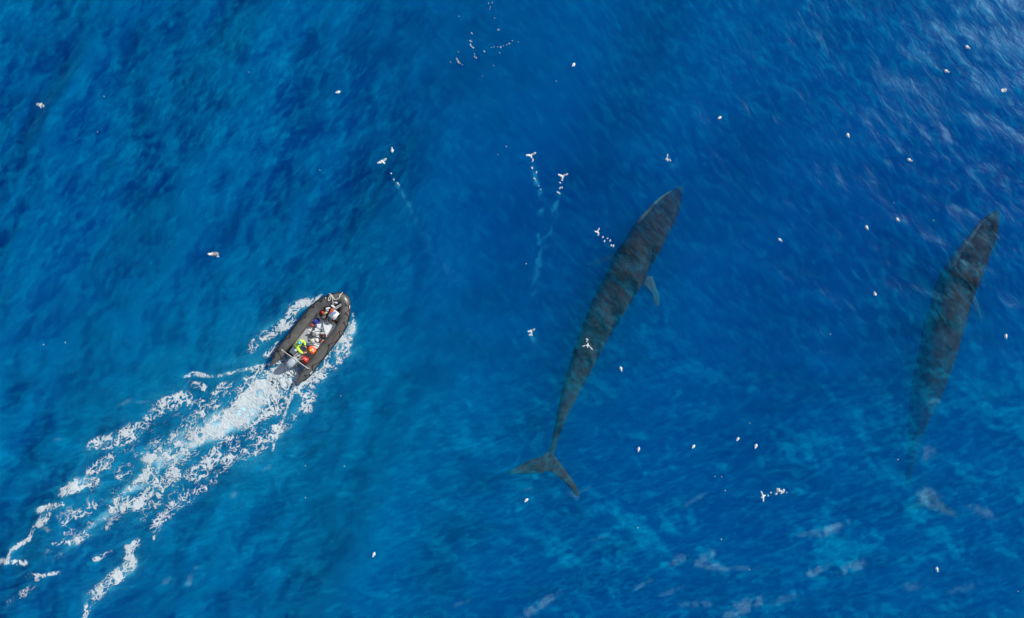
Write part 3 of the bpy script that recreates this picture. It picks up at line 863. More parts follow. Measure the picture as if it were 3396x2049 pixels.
whale('whale', (2265, 612), (1826, 1512),
      [(2230, 628), (2182, 659), (2113, 732), (2083, 784), (2040, 844), (2010, 917), (1967, 990), (1941, 1059), (1911, 1137), (1894, 1197), (1872, 1259), (1855, 1328), (1842, 1393), (1826, 1466), (1819, 1500), (1817, 1514)],
      [(2265, 640), (2262, 668), (2238, 732), (2217, 771), (2187, 835), (2157, 879), (2131, 939), (2092, 999), (2057, 1055), (2014, 1120), (1976, 1195), (1941, 1264), (1907, 1324), (1877, 1380), (1855, 1436), (1838, 1479), (1833, 1505), (1835, 1514)],
      [(0, -1.1), (.12, -.45), (.3, -.25), (.7, -.22), (.9, -.24), (1, -.26)], [.5, .52, .70, .78, 1.0, 1.5],
      [([(2128, 942), (2138, 912), (2164, 912), (2178, 954), (2187, 978), (2190, 1008), (2180, 1024), (2166, 1010), (2159, 975), (2146, 958)], [-1.9, -1.8, -1.9, -2.1, -2.2, -2.5, -2.6, -2.5, -2.2, -2.0]),
       ([(2045, 836), (2035, 862), (1995, 872), (1945, 888), (1938, 884), (1965, 864), (2010, 848)], [-2.6, -2.6, -3.2, -4.0, -4.0, -3.4, -2.8])],
      [[(1820, 1494), (1800, 1508), (1766, 1521), (1733, 1536), (1702, 1553), (1680, 1568), (1700, 1574), (1735, 1572), (1772, 1573), (1800, 1571), (1815, 1562), (1834, 1566), (1842, 1528)],
       [(1830, 1498), (1820, 1530), (1815, 1558), (1833, 1572), (1856, 1587), (1877, 1605), (1893, 1623), (1908, 1645), (1926, 1648), (1918, 1620), (1902, 1594), (1882, 1566), (1860, 1536), (1842, 1514)]],
      -0.36, (-1, 0.02, 0.19, 0.55), 'long dark whale with forked tail fully visible, swimming under the middle of the water', (0.72, 0.22))
whale('whale', (3292, 697), (3080, 1640),
      [(3250, 725), (3222, 761), (3198, 797), (3162, 846), (3141, 890), (3109, 955), (3097, 1019), (3077, 1084), (3069, 1144), (3060, 1237), (3058, 1281), (3061, 1382), (3065, 1458), (3070, 1540), (3073, 1620), (3072, 1645)],
      [(3300, 720), (3297, 761), (3289, 813), (3272, 854), (3258, 898), (3234, 955), (3218, 995), (3198, 1076), (3182, 1132), (3163, 1221), (3151, 1281), (3130, 1370), (3107, 1442), (3095, 1540), (3087, 1620), (3089, 1645)],
      [(0, -.4), (.12, -.24), (.35, -.24), (.5, -.38), (.62, -.85), (.75, -1.7), (.87, -2.5), (1, -3.0)], [.5, .52, .70, .78, 1.0, 1.5],
      [([(3215, 990), (3232, 975), (3246, 1010), (3256, 1060), (3252, 1085), (3240, 1050), (3225, 1018)], [-2.2, -2.2, -3.0, -4.0, -4.4, -3.8, -3.0]),
       ([(3110, 945), (3112, 965), (3082, 978), (3058, 992), (3054, 986), (3078, 962)], [-2.4, -2.4, -3.4, -4.2, -4.2, -3.3])],
      [[(3076, 1628), (3050, 1650), (3015, 1672), (2990, 1690), (3030, 1692), (3062, 1686), (3080, 1676), (3090, 1650)],
       [(3084, 1628), (3076, 1660), (3086, 1684), (3120, 1700), (3160, 1712), (3190, 1712), (3150, 1682), (3110, 1650)]],
      -2.7, (-1, 0.03, 0.24, 0.42), 'dark whale by the right edge whose tail fades into deep water', (0.68, 0.24))

# ------------------------------------------------------------------ birds
def leaf_wing(bm, lay, root, tip, chord, bars, z0, z1, tail_dir, tw=0.5):
    """flat feathered wing: a tapered sheet with thickness from root to tip"""
    n = 9
    tv = (tip - root); ln = tv.length; tv.normalize()
    side = Vector(tail_dir) - tv * Vector(tail_dir).dot(tv)
    side.z = 0
    side = side.normalized() if side.length > 1e-6 else Vector((-tv.y, tv.x, 0))
    rows = []
    for i in range(n):
        f = i / (n - 1)
        w = chord * (1.0 - 0.15 * f if f < .6 else (1.0 - 0.09) * (1 - ((f - .6) / .4) ** 2 * .85)) * (0.9 + .1 * math.sin(f * 3))
        c = root.lerp(tip, f)
        arch = math.sin(f * math.pi) * ln * .06
        zz = z0 + (z1 - z0) * f + arch
        dk = max(max(0.0, 1 - (abs(f - b) / bw) ** 2) for b, bw in bars) if bars else 0.0
        row = []
        for sg, th in ((-.45, 0), (-.15, .016), (.25, .012), (.55, 0), (.25, -.008), (-.15, -.008)):
            v = bm.verts.new((c.x + side.x * w * sg, c.y + side.y * w * sg, zz + th * (1 - f * .7)))
            v[lay] = dk
            row.append(v)
        rows.append(row)
    for a, b in zip(rows[:-1], rows[1:]):
        for k in range(6):
            bm.faces.new((a[k], a[(k + 1) % 6], b[(k + 1) % 6], b[k]))
    bm.faces.new(rows[0][::-1]); bm.faces.new(rows[-1])

def flying_bird(px, z, box, sc, Lt, Rt, head, tail, ctr, label, bars=((.5, .16),), chord=0.115, wz=(0.10, 0.10), plum='plumage', group='seabirds flying low over the water', bw=0.065):
    """box = detail window origin, sc = its scale; Lt.. are readings in that window"""
    def w(p): return at(box[0] + p[0] * sc, box[1] + p[1] * sc, z)
    C, LT, RT, HD, TL = w(ctr), w(Lt), w(Rt), w(head), w(tail)
    bm = bmesh.new(); lay = bm.verts.layers.float.new('dark')
    fwd = (HD - TL); bl = fwd.length; fwd.normalize()
    right = Vector((fwd.y, -fwd.x, 0))
    # body of revolution: fan tail, belly, neck, head, bill
    prof = [(0.0, .55, .12), (.10, .62, .14), (.22, .62, .40), (.40, .92, .85), (.58, 1.0, 1.0), (.72, .82, .85), (.82, .62, .70), (.90, .62, .66), (.96, .40, .42), (1.0, .12, .12)]
    rings = []
    for f, wd, hg in prof:
        o = TL + fwd * bl * f
        ring = []
        for j in range(10):
            t = 2 * math.pi * j / 10
            v = bm.verts.new((o.x + right.x * math.cos(t) * bw * wd, o.y + right.y * math.cos(t) * bw * wd, z + math.sin(t) * bw * hg))
            v[lay] = 0.0
            ring.append(v)
        rings.append(ring)
    for a, b in zip(rings[:-1], rings[1:]):
        for j in range(10):
            bm.faces.new((a[j], a[(j + 1) % 10], b[(j + 1) % 10], b[j]))
    bm.faces.new(rings[0][::-1]); bm.faces.new(rings[-1])
    for T, dz in ((LT, wz[0]), (RT, wz[1])):
        root = C + (T - C).normalized() * bw * .4
        leaf_wing(bm, lay, root, T, chord, bars, z + .02, z + .02 + dz, tuple(-fwd))
    o = bm_obj('seabird', bm, M[plum])
    piv = Vector((C.x, C.y, z))
    o.data.transform(Matrix.Translation(-piv)); o.location = piv
    return tag(o, label, 'seabird', group)

flying_bird(None, 2.2, (95, 310), .0538, (505, 660), (1000, 800), (735, 905), (800, 560), (755, 730), 'grey seabird with white wing tips flying alone near the left edge', ((.35, .14), (.62, .16)), 0.19, (.03, .03), 'grey_plumage', bw=.05)
flying_bird(None, 0.55, (1230, 480), .06725, (320, 915), (775, 680), (480, 745), (690, 935), (575, 815), 'white seabird with several dark wing bars banking above the boat', ((.28, .1), (.66, .12)), 0.15, (.06, .03))
flying_bird(None, 0.45, (1720, 480), .06725, (355, 525), (865, 395), (545, 470), (650, 650), (590, 510), 'white seabird taking off, left one of a close pair above the whale', ((.52, .12),), 0.115)
flying_bird(None, 0.40, (1825, 550), .06725, (375, 430), (872, 400), (590, 455), (600, 650), (595, 500), 'white seabird taking off, right one of a close pair above the whale', ((.5, .13),), 0.11)
flying_bird(None, 0.42, (2170, 480), .0538, (810, 570), (690, 925), (690, 840), (885, 930), (790, 810), 'white seabird with one wing raised, taking off just above the middle whale snout', ((.42, .1),), 0.065, (.05, .02), bw=.045)
flying_bird(None, 0.32, (1940, 730), .0807, (590, 315), (385, 450), (440, 455), (580, 545), (500, 490), 'white seabird skimming the water beside the left flank of the middle whale', ((.62, .1),), 0.085, (.05, .05), bw=.06)
flying_bird(None, 0.5, (1720, 1060), .0538, (550, 715), (1020, 555), (740, 610), (795, 870), (745, 700), 'white seabird taking off between the boat and the middle whale', ((.42, .1),), 0.085, bw=.055)
flying_bird(None, 0.5, (1900, 1100), .06725, (435, 725), (980, 905), (720, 800), (745, 550), (745, 640), 'thin winged white seabird crossing over the back of the middle whale', ((.4, .08),), 0.05, (.05, .05), bw=.045)
flying_bird(None, 0.5, (2490, 1600), .06725, (475, 395), (605, 940), (495, 745), (725, 620), (600, 660), 'white seabird with pointed wings taking off from a trail of spray below the floating row', ((.45, .08),), 0.085, (.06, .03), bw=.06)
flying_bird(None, 2.2, (3280, 250), .06725, (560, 740), (840, 700), (680, 650), (720, 830), (695, 735), 'pale grey seabird with broad wings flying near the top right corner', ((.55, .1),), 0.20, (.05, .03), 'grey_plumage', bw=.05)

def floating_bird():
    bm = bmesh.new(); lay = bm.verts.layers.float.new('dark')
    # +Y is the head end; body sits in the water, wings folded, dark band on the nape
    prof = [(-.125, .10, .02, .035), (-.105, .34, .03, .05), (-.07, .72, .05, .055), (-.02, 1.0, .06, .055), (.03, 1.0, .062, .055), (.065, .82, .06, .055), (.09, .55, .055, .06)]
    rings = []
    for y, w, h, zc in prof:
        ring = []
        for j in range(14):
            t = 2 * math.pi * j / 14
            v = bm.verts.new((math.cos(t) * .080 * w, y, zc - .02 + math.sin(t) * h))
            top_ = math.sin(t) > .55 and abs(math.cos(t)) < .75
            v[lay] = 0.92 if (top_ and .05 < y < .08) else (0.10 if top_ and y < .03 else 0.0)
            ring.append(v)
        rings.append(ring)
    for a, b in zip(rings[:-1], rings[1:]):
        for j in range(14):
            bm.faces.new((a[j], a[(j + 1) % 14], b[(j + 1) % 14], b[j]))
    bm.faces.new(rings[0][::-1]); bm.faces.new(rings[-1])
    hd = bmesh.ops.create_icosphere(bm, subdivisions=2, radius=.042)
    for v in hd['verts']:
        v.co = Vector((v.co.x * .95, v.co.y * 1.1 + .112, v.co.z + .105)); v[lay] = 0.0
    bl = bmesh.ops.create_cone(bm, segments=8, radius1=.012, radius2=.003, depth=.04, cap_ends=True)
    for v in bl['verts']:
        v.co = Vector((v.co.x, .172 + v.co.z, .1 + v.co.y)); v[lay] = 0.55
    return bm_obj('seabird', bm, M['plumage'])

FLOAT = [
    (1120, 303, -.9, .45, 'floating white seabird alone in the upper left water, nearest the grey flying bird'),
    (1299, 497, .02, -1, 'floating white seabird just above the banking bird, its head pointing up'),
    (1902, 215, -.55, .83, 'floating white seabird to the right of the scattered foam flecks at the top'),
    (2388, 389, -.85, .5, 'floating white seabird in open water above the middle whale snout, bill toward lower left'),
    (2809, 449, .2, .98, 'floating white seabird between the two whales, highest of those facing down'),
    (3015, 530, .78, .62, 'floating white seabird with pointed tail, above a close pair of floating birds'),
    (2978, 727, .5, .87, 'upper right bird of a close floating pair left of the edge whale snout'),
    (2875, 753, .27, .96, 'lower left bird of a close floating pair left of the edge whale snout'),
    (2585, 795, .7, .71, 'floating white seabird nearest the right side of the middle whale head'),
    (2903, 975, -.5, -.85, 'floating white seabird with head turned up left, beside the edge whale body'),
    (3336, 1114, -.2, .98, 'floating white seabird between the edge whale and the right edge of the photo'),
    (2059, 1222, .23, .97, 'floating white seabird right of the middle whale narrowing tail stock'),
    (2118, 1489, -.25, .97, 'first bird on the left in the row of four floating seabirds'),
    (2300, 1480, -.7, .7, 'second bird from the left in the row of four floating seabirds'),
    (2448, 1456, -.7, .7, 'third and highest bird in the row of four floating seabirds'),
    (2508, 1479, -.5, .87, 'last bird on the right in the row of four floating seabirds'),
    (1746, 1658, -.8, .6, 'floating white seabird just below the forked tail of the middle whale'),
    (1243, 1832, -.4, .92, 'floating white seabird alone at the bottom, right of the boat wake'),
    (3106, 1886, .02, 1, 'floating white seabird alone in the lower right corner'),
    (3206, 156, .6, .8, 'upper of two floating seabirds among the glare streaks in the top right corner'),
    (3138, 235, .75, .65, 'lower of two floating seabirds among the glare streaks in the top right corner'),
]
proto = floating_bird()
rg = random.Random(5)
for i, (px, py, hx, hy, lab) in enumerate(FLOAT):
    o = proto if i == 0 else link(proto.copy())
    p = at(px, py, 0.05)
    o.location = (p.x, p.y, hz(p.x, p.y) - 0.005)
    o.rotation_euler = (0, 0, math.atan2(-hy, hx) - math.pi / 2)
    k = rg.uniform(0.98, 1.1)
    o.scale = (k * rg.uniform(.95, 1.05), k, k)
    tag(o, lab, 'seabird', 'white seabirds floating on the sea')

# the larger brown-winged gull
def gull():
    bm = bmesh.new(); lay = bm.verts.layers.float.new('dark')
    prof = [(-.30, .06, .02, .10), (-.24, .30, .04, .10), (-.14, .74, .09, .08), (-.02, 1.0, .11, .07), (.08, 1.0, .11, .07), (.15, .8, .10, .08), (.20, .5, .07, .1)]
    rings = []
    for y, w, h, zc in prof:
        ring = []
        for j in range(18):
            t = 2 * math.pi * j / 18
            v = bm.verts.new((math.cos(t) * .115 * w, y, zc - .03 + math.sin(t) * h)); v[lay] = 0.0
            ring.append(v)
        rings.append(ring)
    for a, b in zip(rings[:-1], rings[1:]):
        for j in range(18):
            bm.faces.new((a[j], a[(j + 1) % 18], b[(j + 1) % 18], b[j]))
    bm.faces.new(rings[0][::-1]); bm.faces.new(rings[-1])
    hd = bmesh.ops.create_icosphere(bm, subdivisions=3, radius=.085)
    for v in hd['verts']:
        v.co = Vector((v.co.x * .95, v.co.y * 1.1 + .215, v.co.z + .15)); v[lay] = 0.0
    bl = bmesh.ops.create_cone(bm, segments=8, radius1=.022, radius2=.006, depth=.09, cap_ends=True)
    for v in bl['verts']:
        v.co = Vector((v.co.x + .045, .315 + v.co.z * .9, .14 + v.co.y)); v[lay] = 0.15
    o = bm_obj('gull', bm, M['gull_plumage'])
    for sgn in (-1, 1):
        wb = bmesh.new(); wl_ = wb.verts.layers.float.new('dark')
        vs = add_lump(wb, sgn * .042, -.085, .105, .062, .215, .045, 3 + sgn, .12, 3, 2.0, sgn * .10)
        for v in vs: v[wl_] = 0.85 if abs(v.co.x) < .09 else 0.15
        bm_obj('wing', wb, M['gull_plumage'], o)
    return o
g = gull()
p = at(706, 842, .08)
g.location = (p.x, p.y, hz(p.x, p.y))
g.rotation_euler = (0, 0, math.atan2(.02, -1) - math.pi / 2 + .08)
tag(g, 'large white headed gull with mottled brown back resting on the water above the boat', 'gull')
splash('splash_foam', [(721, 850, 3.0, 1.6, R(-30))], 'small white fleck of foam beside the large brown backed gull', 'stuff', seed=12)

# ------------------------------------------------------------------ the boat
BR = R(-38.2)
BM = Matrix.Translation(Vector((BOAT_C.x, BOAT_C.y, 0))) @ Matrix.Rotation(BR, 4, 'Z')
BMI = BM.inverted()
def B(zx, zy, z):
    """boat detail reading -> boat coordinates (x to starboard, y forward)"""
    q = BMI @ at(*Z1(zx, zy), z)
    return Vector((q.x, q.y, z))
boat = empty('inflatable_boat', (BOAT_C.x, BOAT_C.y, 0), BR)
tag(boat, 'dark grey inflatable boat crammed with gear, speeding with one driver', 'boat')

half = [(-2.98, .90, .015, .50), (-2.93, .905, .06, .49), (-2.7, .915, .155, .46), (-2.4, .925, .245, .44), (-2.15, .93, .285, .43), (-1.8, .93, .295, .42), (-1.0, .93, .298, .42), (0, .93, .298, .42), (.7, .93, .296, .43), (1.1, .905, .293, .45), (1.45, .835, .29, .48),
        (1.75, .72, .287, .52), (2.05, .555, .285, .56), (2.3, .385, .283, .59), (2.5, .205, .282, .61)]
mid = (2.585, 0.0, .282, .62)
path = [Vector((-u, v, z)) for v, u, r_, z in half] + [Vector((0, mid[0], mid[3]))] + [Vector((u, v, z)) for v, u, r_, z in half[::-1]]
rads = [h_[2] for h_ in half] + [mid[2]] + [h_[2] for h_ in half[::-1]]
NS = 5
cpath = catmull(path, NS)
crad = [v.x for v in catmull([Vector((r_, 0, 0)) for r_ in rads], NS)]
crad = [max(.012, r_) for r_ in crad]
bm = bmesh.new(); add_tube(bm, cpath, crad, 32)
bm_obj('tube', bm, M['rubber'], boat)
def tube_pt(i, ang, lift=0.0):
    """point on the tube at path index i; ang 0 = outer side, 90 = top, 180 = inner side"""
    p = cpath[i]; t = (cpath[min(i + 1, len(cpath) - 1)] - cpath[max(i - 1, 0)]).normalized()
    out_ = Vector((-t.y, t.x, 0)).normalized()
    r_ = crad[i] + lift
    return p + out_ * (math.cos(ang) * r_) + Vector((0, 0, math.sin(ang) * r_))
nP = len(cpath)
bm = bmesh.new()                                          # rubbing strake right round the outside
add_tube(bm, [tube_pt(i, R(14), .012) for i in range(12, nP - 12)], .032, 8)
bm_obj('rubbing_strake', bm, M['black'], boat)
for rng, name in (((12, nP // 2 - 16), 'seam'), ((nP // 2 + 16, nP - 12), 'seam')):   # glued seam tape
    bm = bmesh.new()
    add_tube(bm, [tube_pt(i, R(150), .001) for i in range(*rng)], .012, 6)
    bm_obj('seam_tape', bm, M['dark_grey'], boat)
# lifelines: looped rope on each tube
for lo, hi in ((14, nP // 2 - 8), (nP // 2 + 8, nP - 14)):
    bm = bmesh.new()
    pts = []
    for k in range((hi - lo) * 2 + 1):
        i = lo + k // 2
        ph = (k / 2) % 8 / 8
        sag = math.sin(ph * math.pi)
        pts.append(tube_pt(min(i, nP - 1), R(72 - 46 * sag), .012))
    add_tube(bm, pts, .021, 6)
    bm_obj('lifeline', bm, M['black'], boat)
    for i in range(lo, hi, 8):
        bm = bmesh.new()
        q = tube_pt(i, R(74), .002)
        t = (cpath[i + 1] - cpath[i - 1])
        add_box(bm, q.x, q.y, q.z - .01, .05, .17, .022, .008, math.atan2(t.y, t.x) - math.pi / 2)
        bm_obj('rope_patch', bm, M['black'], boat)
bm = bmesh.new()                                          # thin red line laid along the starboard tube
add_tube(bm, catmull([B(1190, 365, .86), B(1140, 415, .86), B(1085, 440, .8), B(1095, 560, .76), B(1040, 680, .75), B(960, 800, .75), B(925, 870, .74)], 5), .011, 6)
bm_obj('safety_line', bm, M['rope_red'], boat)
for zx, zy, sx, sy, z, rr in ((640, 1265, .06, .16, .66, .1), (655, 1245, .05, .09, .67, .1), (572, 1325, .05, .10, .60, .5), (1188, 333, .045, .20, .78, 0.62), (912, 148, .16, .03, .80, .25), (850, 203, .07, .045, .86, -.4)):
    bm = bmesh.new(); c = B(zx, zy, z)
    add_box(bm, c.x, c.y, c.z, sx, sy, .025, .01, rr)
    bm_obj('reflector_patch', bm, M['white'], boat)
# hull bottom and floor
vs_ = [-1.86, -.9, 0.1, .9, 1.4, 1.8, 2.15]; ws_ = [.74, .74, .74, .73, .62, .47, .26]
bm = bmesh.new()
lo_ = [[bm.verts.new((sx * w, v, .02)) for sx in (-1, 1)] for v, w in zip(vs_, ws_)]
hi_ = [[bm.verts.new((sx * w, v, .25)) for sx in (-1, 1)] for v, w in zip(vs_, ws_)]
for a, b in ((lo_, 1), (hi_, 0)):
    for p0, p1 in zip(a[:-1], a[1:]):
        bm.faces.new((p0[0], p0[1], p1[1], p1[0]))
for k in range(len(vs_) - 1):
    for s_ in (0, 1):
        bm.faces.new((lo_[k][s_], lo_[k + 1][s_], hi_[k + 1][s_], hi_[k][s_]))
bm.faces.new((lo_[0][0], lo_[0][1], hi_[0][1], hi_[0][0])); bm.faces.new((lo_[-1][1], lo_[-1][0], hi_[-1][0], hi_[-1][1]))
bm_obj('hull', bm, M['dark_grey'], boat, False)
for v0, v1, w0, w1, m_ in ((-1.82, -1.02, .66, .66, 'floor_worn'), (-1.01, -.12, .66, .66, 'floor_worn'), (-.11, .85, .66, .66, 'floor'), (.86, 1.85, .66, .42, 'floor')):
    bm = bmesh.new()
    q = [bm.verts.new((x, y, z)) for z in (.255, .285) for x, y in ((-w0, v0), (w0, v0), (w1, v1), (-w1, v1))]
    bm.faces.new(q[:4][::-1]); bm.faces.new(q[4:])
    for k in range(4): bm.faces.new((q[k], q[(k + 1) % 4], q[4 + (k + 1) % 4], q[4 + k]))
    bm_obj('floorboard', bm, M[m_], boat, False)
bm = bmesh.new()
add_box(bm, 0, -1.90, .05, 1.36, .06, .58, .012)
bm_obj('transom', bm, M['dark_grey'], boat, False)
a_, b_ = B(228, 935, .98), B(603, 1198, .98)              # bar across the stern on two struts
bm = bmesh.new()
add_tube(bm, [a_ + Vector((-.02, 0, -.24)), a_ + Vector((0, 0, -.05)), a_, a_.lerp(b_, .5), b_, b_ + Vector((0, 0, -.05)), b_ + Vector((.02, 0, -.24))], .024, 10)
m1_, m2_ = a_.lerp(b_, .34), a_.lerp(b_, .66)
for q in (m1_, m2_):
    add_tube(bm, [q, Vector((q.x, -1.88, .62))], .02, 8)
bm_obj('stern_bar', bm, M['alu'], boat)
# outboard motor hung on the transom
mt = bpy.data.objects.new('outboard_motor', None); link(mt, boat)
mc = B(362, 1108, .98)
mt.location = (mc.x, mc.y, .35)
bm = bmesh.new()
for k, (zz, sx, sy) in enumerate(()): pass
rings = []
for zz, k in ((0, .82), (.05, .95), (.18, 1.0), (.34, .97), (.45, .86), (.52, .62), (.545, .3)):
    ring = []
    for j in range(24):
        t = 2 * math.pi * j / 24
        cx, sy = math.cos(t), math.sin(t)
        e = 2.6
        x = math.copysign(abs(cx) ** (2 / e), cx) * .235 * k
        y = math.copysign(abs(sy) ** (2 / e), sy) * .36 * k
        ring.append(bm.verts.new((x, y - .04 * k, .12 + zz)))
    rings.append(ring)
for a, b in zip(rings[:-1], rings[1:]):
    for j in range(24): bm.faces.new((a[j], a[(j + 1) % 24], b[(j + 1) % 24], b[j]))
bm.faces.new(rings[0][::-1]); bm.faces.new(rings[-1])
bmesh.ops.rotate(bm, cent=(0, 0, 0), matrix=Matrix.Rotation(R(-6), 3, 'Z'), verts=bm.verts[:])
bm_obj('cowling', bm, M['cowl'], mt)
bm = bmesh.new()
add_box(bm, .01, -.03, -.62, .14, .24, .74, .04); add_box(bm, 0, .16, -.1, .2, .18, .32, .03)
bm_obj('drive_leg', bm, M['mid_grey'], mt)
bm = bmesh.new()                                          # grey lower cover ring that sticks out at one side
add_tube(bm, catmull([(.10, -.30, .22), (.24, -.20, .24), (.31, 0, .26), (.30, .16, .27), (.20, .28, .28), (.02, .30, .28)], 5), .03, 8)
bm_obj('cover_rail', bm, M['mid_grey'], mt)
bm = bmesh.new()
t_end = B(565, 978, .72) - mt.location
add_tube(bm, catmull([(0.06, .30, .30), (.18, .55, .36), tuple(t_end)], 5), .02, 8)
bm_obj('tiller', bm, M['dark_grey'], mt)

# ------------------------------------------------------------------ things carried in the boat
FZ0 = .286
def put(o, zx, zy, z, rz=0.0, ztop=None):
    """stand a thing on the floor so that its top is at the reading"""
    q = B(zx, zy, ztop if ztop is not None else z)
    q.z = z
    o.location = BM @ q
    o.rotation_euler = (0, 0, BR + rz)
    return o

def carry(name, zx, zy, z, rz, ztop, label, cat, group=None):
    r_ = empty(name); put(r_, zx, zy, z, rz, ztop)
    return tag(r_, label, cat, group)

def part(root, name, m_, fn):
    b_ = bmesh.new(); fn(b_)
    return bm_obj(name, b_, M[m_], root, True)

t = carry('storage_box', 396, 943, FZ0, .06, .66, 'pale grey lidded box beside the driver at the stern', 'box')
part(t, 'body', 'mid_grey', lambda b: add_box(b, 0, 0, 0, .30, .40, .33, .02))
part(t, 'lid', 'pale_grey', lambda b: add_box(b, 0, 0, .332, .33, .43, .045, .015))

t = carry('orange_case', 647, 940, FZ0, .02, .66, 'bright orange case with yellow round label, in front of the red fuel tank', 'case')
part(t, 'body', 'orange', lambda b: add_box(b, 0, 0, 0, .43, .33, .28, .018, 0, .02))
part(t, 'lid', 'orange', lambda b: add_box(b, 0, 0, .283, .45, .35, .08, .016))
part(t, 'label', 'yellow', lambda b: add_lathe(b, [(.001, 0), (.055, 0), (.05, .006), (.03, .012)], 18, Matrix.Translation((-.03, -.03, .364))))
part(t, 'label', 'white', lambda b: add_lathe(b, [(.001, 0), (.04, 0), (.036, .008)], 16, Matrix.Translation((.02, .09, .364))))
part(t, 'label', 'white', lambda b: add_lathe(b, [(.001, 0), (.045, 0), (.04, .008)], 16, Matrix.Translation((.12, .03, .364))))
part(t, 'handle', 'black', lambda b: add_tube(b, catmull([(.10, .16, .30), (.12, .21, .31), (.20, .21, .31), (.22, .16, .30)], 4), .018, 6))

t = carry('fuel_tank', 548, 1075, FZ0, .02, .60, 'red plastic fuel tank by the transom', 'fuel tank')
part(t, 'tank', 'red', lambda b: add_box(b, 0, 0, 0, .43, .29, .26, .025, 0, .04, 2))
part(t, 'handle', 'red', lambda b: add_tube(b, catmull([(-.12, .02, .25), (-.10, .02, .30), (.08, -.02, .30), (.10, -.02, .25)], 4), .022, 8))
part(t, 'cap', 'black', lambda b: add_lathe(b, [(.045, 0), (.045, .03), (.035, .04)], 14, Matrix.Translation((.14, .06, .262))))

def rope_thing(name, pts, r_, m_, label, cat, sub=6, group=None):
    b_ = bmesh.new()
    P = [B(x, y, z) for x, y, z in pts]
    c0 = P[0].copy()
    add_tube(b_, catmull([p - c0 for p in P], sub), r_, 6)
    o = bm_obj(name, b_, M[m_])
    o.location = BM @ c0; o.rotation_euler = (0, 0, BR)
    return tag(o, label, cat, group)

rope_thing('fuel_hose', [(440, 1065, .50), (480, 1070, .60), (540, 1060, .62), (562, 1060, .62), (580, 1090, .60), (590, 1118, .40)], .014, 'pink', 'pink fuel hose bent over the red fuel tank', 'hose')
rope_thing('black_hose', [(430, 1020, .32), (470, 985, .34), (520, 1000, .33), (560, 990, .33), (600, 1010, .34), (620, 1050, .34)], .013, 'dark_grey', 'dark hose looped on the floor between the driver and red tank', 'hose')
rope_thing('white_hose', [(440, 1040, .33), (460, 1020, .34), (490, 1040, .34), (470, 1060, .34), (445, 1048, .33)], .018, 'white', 'short white hose coil beside the red fuel tank', 'hose')

t = carry('crumpled_tarp', 712, 890, FZ0, .3, .40, 'crumpled pale grey tarp in front of the orange case', 'tarp')
part(t, 'sheet', 'floor', lambda b: add_lump(b, 0, 0, 0, .22, .13, .08, 4, .5, 4, 2.4))
t = carry('beige_mat', 650, 800, FZ0, .25, .30, 'flat beige mat lying on the floor in the middle of the boat', 'mat')
part(t, 'sheet', 'beige', lambda b: add_box(b, 0, 0, .002, .40, .24, .02, .006))
t = carry('white_sack', 722, 800, FZ0, .2, .42, 'white sack lying between the beige mat and black bag', 'sack')
part(t, 'sack', 'white', lambda b: add_lump(b, 0, 0, 0, .13, .10, .10, 9, .4, 3))

t = carry('equipment_case', 662, 720, FZ0, .35, .55, 'dark grey square case with a black lens in the middle of the boat', 'case')
part(t, 'body', 'mid_grey', lambda b: add_box(b, 0.02, 0, 0, .26, .24, .22, .02))
part(t, 'lens', 'black', lambda b: add_lathe(b, [(.055, 0), (.06, .06), (.05, .065), (.03, .05)], 16, Matrix.Translation((-.09, .10, .21))))
part(t, 'strap', 'black', lambda b: add_tube(b, catmull([(-.12, .02, .2), (-.17, .0, .12), (-.2, -.02, .02)], 4), .02, 6))
t = carry('white_can', 603, 707, FZ0, 0, .45, 'small white can beside the dark grey equipment case', 'can')
part(t, 'body', 'white', lambda b: add_lathe(b, [(.045, 0), (.048, .02), (.048, .14), (.03, .16), (.02, .18)], 14))

t = carry('black_bag', 795, 752, FZ0, .2, .55, 'open black oval bag against the starboard tube', 'bag')
part(t, 'bag', 'maroon', lambda b: add_lump(b, 0, 0, 0, .20, .15, .20, 12, .25, 3))
part(t, 'opening', 'black', lambda b: add_lump(b, .02, .02, .12, .15, .10, .11, 14, .2, 3))
rope_thing('white_rope_ring', [(770, 700, .42), (820, 690, .42), (858, 715, .42), (862, 755, .40), (840, 790, .38), (800, 800, .36)], .02, 'rope', 'white rope curled round the open black bag', 'rope')
t = carry('white_bottle', 735, 745, FZ0, .6, .40, 'white bottle lying between the grey case and black bag', 'bottle')
part(t, 'body', 'white', lambda b: add_tube(b, [(-.10, 0, .05), (-.09, 0, .05), (.05, 0, .05), (.08, 0, .05), (.10, 0, .05), (.13, 0, .05)], [.03, .05, .05, .035, .022, .022], 12))
t = carry('small_buoy', 800, 818, FZ0, .3, .42, 'small orange and red buoy by the starboard tube', 'buoy')
part(t, 'float', 'orange', lambda b: add_lump(b, .02, .02, .0, .10, .07, .13, 3, .1, 3))
part(t, 'band', 'white', lambda b: add_lump(b, -.05, -.06, .0, .05, .04, .09, 5, .2, 2))
t = carry('brown_sack', 765, 815, FZ0, .3, .36, 'small dark brown sack next to the orange buoy', 'sack')
part(t, 'sack', 'maroon', lambda b: add_lump(b, 0, 0, 0, .09, .07, .09, 8, .3, 3))

